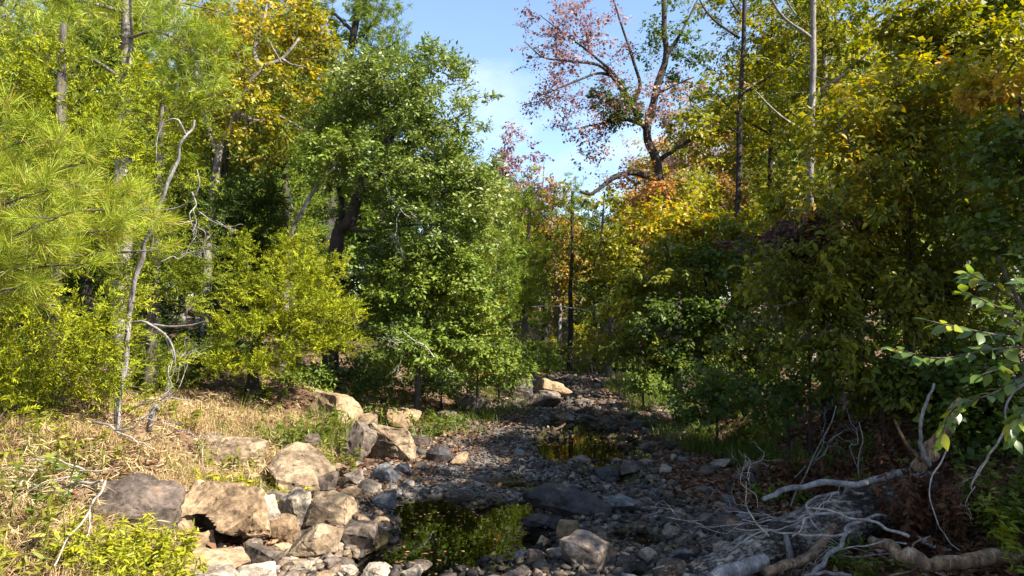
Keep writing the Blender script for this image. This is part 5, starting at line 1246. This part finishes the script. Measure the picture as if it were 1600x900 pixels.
# ================================================================ LOW PLANTS
def blades(geo, x, y, rng, L, w, t, lean=.5, segs=2):
    n = len(x); z = hz(x, y) - .01
    B = np.stack([x, y, z], 1); a = rng.random(n) * 6.283
    out = np.stack([np.cos(a), np.sin(a), np.zeros(n)], 1); side = np.stack([-np.sin(a), np.cos(a), np.zeros(n)], 1)
    L = (L * (.5 + .8 * rng.random(n)))[:, None]; le = (lean * (.3 + 1.2 * rng.random(n)))[:, None]
    up = np.array([0, 0, 1.])
    p1 = B + up * L * .5 + out * L * le * .22; p2 = B + up * L * (1 - le * .35) + out * L * le * .8
    w = (w * (.6 + .8 * rng.random(n)))[:, None]
    V = np.stack([B - side * w / 2, B + side * w / 2, p1 + side * w * .4, p1 - side * w * .4, p2], 1).reshape(-1, 3)
    b = np.arange(n)[:, None] * 5
    geo.add(V, b + np.array([[0, 1, 2, 3]]), b + np.array([[3, 2, 4]]), np.repeat(np.clip(t + (rng.random(n) - .5) * .5, .02, .98), 5))
def zone(rng, px, py, rx, ry, n):
    c = G(px, py); r = np.sqrt(rng.random(n)); a = rng.random(n) * 6.283
    return c[0] + r * np.cos(a) * rx, c[1] + r * np.sin(a) * ry
def free(x, y):
    k = np.ones(len(x), bool)
    for a, b, c, _ in HERO: k &= (x - a) ** 2 + (y - b) ** 2 > (c * .8) ** 2
    return k
def grasses():
    rng = np.random.default_rng(31)
    g = Geo()
    for (px, py, rx, ry, n, L, t) in [(250, 690, 1.6, 1.5, 9000, .15, .55), (330, 660, 1.6, 1.6, 8000, .15, .55), (180, 720, 1.0, .8, 3500, .16, .5), (400, 680, 1.0, 1.2, 3000, .18, .5), (60, 700, 1.4, 1.2, 3500, .2, .45), (300, 745, .8, .5, 2500, .10, .5), (560, 640, 1.4, 1.6, 2200, .22, .5), (110, 800, .8, .7, 2600, .2, .55), (60, 850, .7, .6, 2200, .22, .5)]:
        x, y = zone(rng, px, py, rx, ry, n); k = free(x, y); x, y = x[k], y[k]
        pt = vn(np.stack([x, y, x * 0], 1) * 2.2) > .28; x, y = x[pt], y[pt]
        blades(g, x, y, rng, L, .006, t, 1.7)
    tag(link('dry_grass', g.mesh('dry_grass', M['straw'])), 'matted dry straw coloured grass on the sunlit left slope', None, None, 'stuff')
    g = Geo()
    for (px, py, rx, ry, n, L, t) in [(440, 690, .9, 1.0, 1300, .28, .6), (500, 690, .7, 1.0, 1200, .32, .5), (590, 655, 1.2, 1.6, 800, .24, .6), (660, 660, 1.3, 1.6, 900, .26, .5), (720, 650, 1.3, 1.6, 900, .28, .45), (770, 635, 1.0, 2.0, 1000, .25, .4), (1090, 680, .8, 1.8, 2400, .32, .45), (1150, 700, .7, 1.0, 1500, .32, .4), (1040, 650, .8, 2.2, 1800, .32, .45), (1040, 705, .25, .3, 500, .10, .45), (870, 575, 2.2, 3.0, 2500, .5, .5), (1200, 720, .5, .5, 800, .28, .4), (340, 760, .5, .3, 700, .16, .75), (400, 770, .3, .2, 500, .14, .8), (1300, 745, .5, .5, 500, .2, .45), (1020, 610, 1.2, 3.5, 2500, .4, .45)]:
        x, y = zone(rng, px, py, rx, ry, n); k = free(x, y); x, y = x[k], y[k]
        pt = vn(np.stack([x, y, x * 0], 1) * 1.9 + 5) > .42; x, y = x[pt], y[pt]
        blades(g, x, y, rng, L, .008, t, .9)
    tag(link('green_grass', g.mesh('green_grass', M['grass'])), 'green grass and weeds along both banks of the creek', None, None, 'stuff')
    # fallen leaves
    g = Geo()
    X = []; Y = []
    for (px, py, rx, ry, n) in [(1240, 720, 1.6, 1.2, 4000), (1300, 640, 2.5, 2.0, 5000), (1180, 775, .9, .7, 1600), (990, 640, .9, 4.0, 3500), (960, 610, .9, 4.0, 2000), (300, 670, 3, 2.5, 5000), (450, 630, 3, 2.5, 3000), (620, 640, 2.5, 2.5, 2500), (1450, 800, .9, .8, 2500), (1350, 890, .9, .7, 2600), (1550, 870, .9, .8, 2500), (1250, 800, .8, .7, 1500), (150, 780, 1.5, 1.2, 2600), (40, 870, .8, .7, 1500), (900, 760, 1.6, 3, 350), (1450, 650, 2, 1.5, 3000), (780, 700, 1.2, 3, 250)]:
        x, y = zone(rng, px, py, rx, ry, n); X.append(x); Y.append(y)
    x = np.concatenate(X); y = np.concatenate(Y); z = hz(x, y); k = z > WATER_Z; x, y, z = x[k], y[k], z[k]; n = len(x)
    B = np.stack([x, y, z + .008 + .03 * rng.random(n)], 1)
    D = rng.normal(size=(n, 3)) * [1, 1, .25]; N = rng.normal(size=(n, 3)) * .4 + [0, 0, 1]
    s = .6 + .7 * rng.random(n)
    leaves(g, B, D, N, .075 * s, .04 * s, np.clip(.45 + rng.normal(size=n) * .25, .02, .98), .25)
    # some float on the pools
    X = []; Y = []
    for (a, b, w, l, *_r) in POOLS:
        m = int(26 * w * l / .3) + 4; X.append(a + w * rng.normal(size=m) * .6); Y.append(b + l * rng.normal(size=m) * .6)
    x = np.concatenate(X); y = np.concatenate(Y); k = hz(x, y) < WATER_Z - .01; x, y = x[k], y[k]; n = len(x)
    leaves(g, np.stack([x, y, np.full(n, WATER_Z + .004)], 1), rng.normal(size=(n, 3)) * [1, 1, .02], rng.normal(size=(n, 3)) * .08 + [0, 0, 1], .05 * (.5 + .8 * rng.random(n)), .026, np.clip(.6 + rng.normal(size=n) * .25, .02, .98), .08)
    tag(link('fallen_leaves', g.mesh('fallen_leaves', M['litter'])), 'brown fallen leaves littering the banks', None, None, 'stuff')
grasses()

def weed(name, label, px, py, n, H, mat, L, w, t, seed, spread=.18, group=None, cat='plant', D=None, droop=.2):
    """a leafy herb: stems and leaves"""
    rng = np.random.default_rng(seed)
    c = G(px, py) if D is None else np.array([*base_at(px, D), 0.]); c[2] = h1(c[0], c[1])
    root = empty(name, c, label, cat, group)
    a = rng.random(n) * 6.283; rr = spread * np.sqrt(rng.random(n))
    b = np.stack([c[0] + rr * np.cos(a), c[1] + rr * np.sin(a), np.zeros(n)], 1); b[:, 2] = hz(b[:, 0], b[:, 1])
    h = H * (.55 + .6 * rng.random(n))[:, None]
    d = unit(np.stack([np.cos(a) * .35, np.sin(a) * .35, np.ones(n)], 1) + rng.normal(size=(n, 3)) * .18)
    e = b + d * h; m = (b + e) / 2 + rng.normal(size=(n, 3)) * h * .05
    P = np.stack([b, m, e], 1)
    g = Geo(); V, Q = tubes(P, np.broadcast_to([.004, .003, .0015], (n, 3)), 4); g.add(V, Q)
    link('stem', g.mesh('stem', M['herb'] if mat != 'brownleaf' else M['bark'], c), root)['kind'] = 'stuff'
    k = 26; u = (.2 + .8 * rng.random((n, k, 1)))
    B = (1 - u) ** 2 * P[:, None, 0] + 2 * u * (1 - u) * P[:, None, 1] + u * u * P[:, None, 2]
    DD = rng.normal(size=(n, k, 3)) * [1, 1, .4] + [0, 0, .35 - droop]; N = rng.normal(size=(n, k, 3)) * .5 + [0, 0, 1]
    s = (.6 + .7 * rng.random((n, k)))
    tt = np.clip(t + (rng.random((n, k)) - .5) * .4 + (rng.random((n, 1)) - .5) * .2, .02, .98)
    g = Geo(); leaves6(g, B.reshape(-1, 3), DD.reshape(-1, 3), N.reshape(-1, 3), (L * s).ravel(), (w * s).ravel(), tt.ravel())
    link('foliage', g.mesh('foliage', M[mat], c), root)
GW = 'yellow green weeds at the lower left'
for i, (px, py, n, H, lab) in enumerate([(170, 905, 22, .32, 'bright yellow green weed clump at the bottom edge left of centre clump'), (215, 895, 24, .36, 'tallest bright yellow weed clump below the brown boulder'), (255, 885, 20, .28, 'yellow weed clump in front of the pale sandstone block'), (130, 890, 18, .3, 'yellow green weed clump beside the slanting bleached stick'), (235, 918, 20, .28, 'yellow green weed clump cut by the bottom edge of the picture'), (190, 865, 16, .3, 'yellow weed clump at the foot of the brown boulder'), (285, 905, 12, .2, 'low yellow weed clump beside the broad low bedrock slab')]):
    weed('weed', lab, px, py, n, H, 'weed', .055, .014, .6, 700 + i, .17, GW)
for i, (px, py, n, H, mat, t, lab) in enumerate([(345, 772, 16, .16, 'weed', .7, 'low yellow weeds on top behind the hollow boulder'), (425, 782, 14, .16, 'weed', .75, 'low bright yellow weeds above the upright pale block'), (450, 700, 16, .45, 'herb', .5, 'leafy green weeds below the bright bushy cedar'), (500, 690, 18, .5, 'herb', .45, 'tall dark green weeds left of the upright grey slab'), (530, 735, 10, .35, 'herb', .6, 'green weeds beside the upright grey slab'), (350, 735, 12, .28, 'herb', .75, 'yellowish weeds around the purplish bedrock outcrop'), (40, 860, 9, .4, 'herb', .8, 'leafy weeds in the lower left corner'), (15, 830, 8, .5, 'herb', .25, 'dark green leafy plant at the left edge'), (30, 900, 8, .25, 'herb', .8, 'low weeds in the bottom left corner'), (90, 880, 7, .3, 'weed', .6, 'yellowing weeds beside the slanting bleached stick'), (10, 780, 10, .45, 'herb', .85, 'yellowing tall weeds at the left edge'), (60, 745, 10, .5, 'herb', .8, 'tangled weeds under the cedar at the left edge'), (130, 720, 9, .4, 'herb', .9, 'yellowing weeds below the tall cedar'), (600, 665, 14, .4, 'herb', .6, 'weeds above the large cleft boulder'), (670, 680, 16, .35, 'herb', .5, 'green weeds right of the large cleft boulder'), (705, 672, 16, .35, 'grass', .5, 'bright green weeds beside the gravel bar'), (760, 620, 18, .5, 'herb', .5, 'weeds left of the boulders at the bend'), (1385, 800, 14, .4, 'herb', .5, 'green weeds growing behind the fallen log'), (1555, 830, 14, .4, 'grass', .6, 'light green weeds beside the second log'), (1620, 880, 14, .35, 'weed', .4, 'yellowish weeds in the lower right corner'), (1220, 790, 10, .2, 'grass', .5, 'small green plant under the long pale crooked branch'), (1360, 905, 12, .2, 'herb', .4, 'small weeds at the bottom edge below the log'), (1560, 790, 18, .45, 'herb', .5, 'leafy weeds against the second log'), (1600, 840, 18, .5, 'herb', .6, 'tall weeds at the lower right edge'), (1320, 735, 14, .35, 'herb', .4, 'green undergrowth above the long pale crooked branch'), (1180, 690, 16, .4, 'herb', .45, 'leafy herbs hanging over the shaded bank'), (1110, 660, 18, .45, 'herb', .5, 'leafy herbs among the grass of the shaded bank'), (1060, 640, 18, .45, 'herb', .55, 'leafy herbs where the shaded bank meets the gravel'), (620, 640, 16, .4, 'herb', .6, 'weeds at the top of the far left bank'), (560, 640, 14, .4, 'weed', .5, 'yellowish weeds by the long sunlit tan outcrop'), (270, 655, 14, .3, 'herb', .8, 'sparse weeds on the dry slope'), (410, 640, 16, .35, 'herb', .5, 'weeds under the bushy bright cedar')]):
    weed('weed', lab, px, py, n, H, mat, .075, .022, t, 740 + i, .28, 'leafy weeds on the banks')
for i, (px, py, n, H, t, lab) in enumerate([(120, 760, 18, .45, .6, 'dry straw coloured weeds left of the brown boulder'), (70, 800, 18, .45, .5, 'dry straw coloured weeds at the left edge below the cedar'), (180, 690, 16, .35, .65, 'dry straw weeds under the tall cedar'), (290, 715, 16, .3, .6, 'dry straw weeds behind the brown boulder'), (240, 740, 16, .3, .55, 'dry straw weeds right behind the rusty top of the brown boulder'), (400, 715, 14, .3, .6, 'dry straw weeds beside the purplish bedrock outcrop'), (330, 665, 14, .35, .6, 'dry straw weeds near the top of the slope'), (560, 650, 14, .4, .6, 'dry straw weeds by the weathered brown rock'), (100, 850, 16, .4, .5, 'dry weed stalks beside the yellow weeds'), (450, 665, 14, .35, .6, 'dry straw weeds under the bushy bright cedar'), (380, 750, 12, .22, .7, 'low dry weeds above the hollow boulder')]):
    weed('dry_weed', lab, px, py, n, H, 'straw', .10, .006, t, 765 + i * 3, .3, 'dry weeds on the left slope', 'weed', None, .5)
# withered brown leaf heap by the log
for i, (px, py, D, n, H, lab) in enumerate([(1440, 830, 6.0, 30, .55, 'withered red brown leaves hanging between log and weeds'), (1470, 850, 5.9, 26, .55, 'withered brown leaf clump right of the broken limb'), (1400, 745, 6.7, 22, .4, 'brown brambles behind the snapped orange limb'), (1330, 720, 7.2, 26, .5, 'brown brambles on the shaded bank above the pale branch'), (1270, 700, 7.8, 22, .45, 'brown dead undergrowth at the back of the shaded bank'), (1430, 690, 7.2, 24, .5, 'brown dead brush behind the curved grey branch')]):
    weed('brush', lab, px, py, n, H, 'brownleaf', .07, .03, .5, 780 + i, .3, 'withered brush around the log', 'brush', D, .7)
# undergrowth shrubs on the shaded bank
for i, (px, D, pyc, rx, rz, sp, n, t, lab) in enumerate([
        (1230, 9.0, 610, 70, 40, 'maple', 40, .25, 'dark low bush under the olive tree'), (1120, 10.5, 620, 70, 40, 'maple', 50, .35, 'dark green bush at the edge of the shaded bank'), (1380, 7.8, 600, 80, 45, 'olive', 45, .3, 'olive bush in front of the stubby trunk'), (1500, 7.4, 600, 90, 70, 'maple', 70, .3, 'dark leafy bush behind the big leaved sapling'), (1540, 7.2, 700, 70, 50, 'maple', 50, .35, 'leafy bush above the second log'), (1005, 15, 590, 45, 25, 'lime', 36, .4, 'low bush right of the red gravel strip'), (960, 24, 545, 60, 30, 'gold', 40, .5, 'yellowish bush at the far end of the creek'), (860, 24, 550, 50, 26, 'lime', 40, .65, 'light green bush beyond the boulders at the bend'), (780, 16, 575, 55, 26, 'lime', 46, .5, 'bushy growth left of the boulders at the bend'), (690, 14.4, 590, 60, 24, 'oak', 46, .5, 'low green bush behind the sunlit tan rock'), (560, 14.0, 580, 60, 34, 'oak', 46, .35, 'dark bush under the big green oak'), (290, 12, 590, 60, 26, 'cedar_shaded', 30, .4, 'low dark cedar bush at the top of the dry slope'), (480, 12.6, 600, 50, 24, 'lime', 30, .45, 'small bush behind the bushy bright cedar'), (350, 13, 585, 60, 28, 'maple', 40, .4, 'dark leafy bush behind the bushy bright cedar trunk'), (610, 15, 570, 60, 32, 'lime', 44, .5, 'light green bush in the gloom under the big oak'), (1560, 10.5, 520, 80, 60, 'maple', 50, .4, 'green bush behind the big leaved sapling at the right edge'), (1470, 11, 540, 70, 50, 'olive', 44, .4, 'olive bush deep under the olive yellow tree'), (1370, 12, 560, 70, 45, 'maple', 44, .35, 'dark bush behind the stubby trunk'), (1620, 8, 580, 60, 60, 'maple', 40, .45, 'leafy bush cut by the right edge'), (1200, 12, 560, 70, 45, 'maple', 44, .3, 'dark bush behind the dark low bush'), (240, 10.5, 600, 40, 24, 'olive', 26, .4, 'olive bush at the foot of the leaning dead trunk'), (830, 20, 565, 50, 26, 'lime', 40, .65, 'sunny bush at the foot of the young pine'), (730, 15.5, 555, 50, 40, 'orange', 40, .35, 'yellow and orange bush left of the slim green pine'), (910, 28, 535, 60, 30, 'gold', 44, .55, 'sunny yellow bush closing the far end of the creek')]):
    tree('shrub', lab, 'shrub', base_at(px, D), [W(px, pyc + rz * .5, D), W(px + 4, pyc, D)], (.02, .008), [([W(px, pyc + rz * .6, D), W(px - rx * .5, pyc, D - .1)], .012, .004), ([W(px, pyc + rz * .6, D), W(px + rx * .5, pyc, D - .1)], .012, .004)],
         [(sp, *E(px, pyc, D, rx, rz, .6), n, t)], 'bark_dark', 800 + i, 'shrubs along the banks', foliage_name='foliage', stem_name='stem')
# grass tufts with long arching blades
def tuft(label, px, py, n, L, t, seed, r=.12):
    rng = np.random.default_rng(seed); c = G(px, py); g = Geo()
    a = rng.random(n) * 6.283; q = r * np.sqrt(rng.random(n))
    blades(g, c[0] + q * np.cos(a), c[1] + q * np.sin(a), rng, L, .013, t, 1.2)
    o = link('grass_tuft', g.mesh('grass_tuft', M['grass'], c), None, c); tag(o, label, 'grass', 'arching grass tufts')
tuft('bright green arching grass tuft on the shaded bank', 1255, 742, 170, .34, .72, 851)
tuft('smaller arching grass tuft left of the bright green one', 1190, 712, 110, .3, .55, 852)
tuft('pale grass tuft at the edge of the shaded bank', 1100, 690, 120, .4, .7, 853)
tuft('grass tuft beside the pinkish rounded rock', 760, 655, 100, .35, .6, 854)
tuft('grass tuft below the long sunlit tan outcrop', 590, 660, 100, .35, .75, 855)

# ---------------------------------------------------------------- the big leaved sapling at the right edge
def sapling():
    rng = np.random.default_rng(71)
    # one leaf: an ovate blade, creased along the midrib
    g = Geo(); prof = [(0, .0), (.12, .24), (.3, .40), (.5, .42), (.7, .30), (.88, .12), (1, 0)]
    V = []; 
    for u, w in prof:
        z = -.10 * u * u
        V += [(u, w * .66, z + .10 * w), (u, 0, z), (u, -w * .66, z + .10 * w)]
    Q = []
    for i in range(len(prof) - 1):
        a = i * 3; Q += [[a, a + 3, a + 4, a + 1], [a + 1, a + 4, a + 5, a + 2]]
    LM = []
    for t in (.2, .4, .55, .7, .9):
        LM.append(mk_mesh('leaf', V, Q, None, np.full(len(V), t), True, (M['bigleaf'],)))
    b = np.array([2.95, 4.2, h1(2.95, 4.2)])
    root = empty('sapling', b, 'sapling with big glossy oval leaves leaning in at the right edge', 'sapling')
    V1, Q1, T1, P1, R1 = limb([b, b + [.05, .02, .7], W(1640, 560, 4.1), W(1590, 470, 4.1), W(1560, 400, 4.1)], .022, .007, rng, 7)
    gg = Geo(); gg.add(V1, Q1, T1); st = link('stem', gg.mesh('stem', M['bark'], b, True), root)
    ends = [((1620, 530, 4.1), (1540, 520, 4.0), (1445, 500, 3.95)), ((1610, 520, 4.1), (1560, 480, 4.0), (1500, 455, 4.0)), ((1620, 540, 4.1), (1550, 545, 4.0), (1470, 560, 4.0), (1395, 545, 4.0)), ((1630, 560, 4.1), (1570, 575, 4.0), (1520, 590, 4.0)), ((1600, 480, 4.1), (1620, 430, 4.0), (1600, 400, 4.0)), ((1630, 570, 4.1), (1560, 610, 4.1), (1490, 640, 4.1), (1470, 690, 4.1)), ((1640, 600, 4.1), (1600, 640, 4.0), (1580, 690, 4.0)), ((1590, 470, 4.1), (1540, 440, 4.05), (1510, 425, 4.05)), ((1600, 500, 4.1), (1640, 470, 3.8), (1600, 440, 3.7))]
    for e in ends:
        V1, Q1, T1, P, R = limb([W(*q) for q in e], .008, .003, rng, 5, 7, .4)
        gg = Geo(); gg.add(V1, Q1, T1); link('twig', gg.mesh('twig', M['bark'], b, True), root)
        n = int(19 * len(e) / 3 + 3)
        for i in range(n):
            u = .15 + .85 * (i + rng.random() * .6) / n; k = u * (len(P) - 1); i0 = min(int(k), len(P) - 2)
            p = P[i0] + (P[i0 + 1] - P[i0]) * (k - i0); ax = unit(P[i0 + 1] - P[i0])
            sd = unit(np.cross(ax, [0, 0, 1.])) * (1 if i % 2 else -1)
            d = unit(ax * .6 + sd * .7 + rng.normal(size=3) * .35 + [0, 0, -.25])
            nrm = unit(rng.normal(size=3) * .5 + [0, -.35, 1.])
            y = unit(np.cross(nrm, d)); z = np.cross(d, y)
            o = link('leaf', LM[int(rng.choice(5, p=[.2, .3, .25, .17, .08]))], root)
            s = .062 + .042 * rng.random()
            mtx = Matrix(((d[0], y[0], z[0]), (d[1], y[1], z[1]), (d[2], y[2], z[2]))).to_4x4()
            o.matrix_basis = Matrix.Translation(Vector(p - b + d * .012)) @ mtx @ Matrix.Diagonal((s, s, s, 1))
sapling()
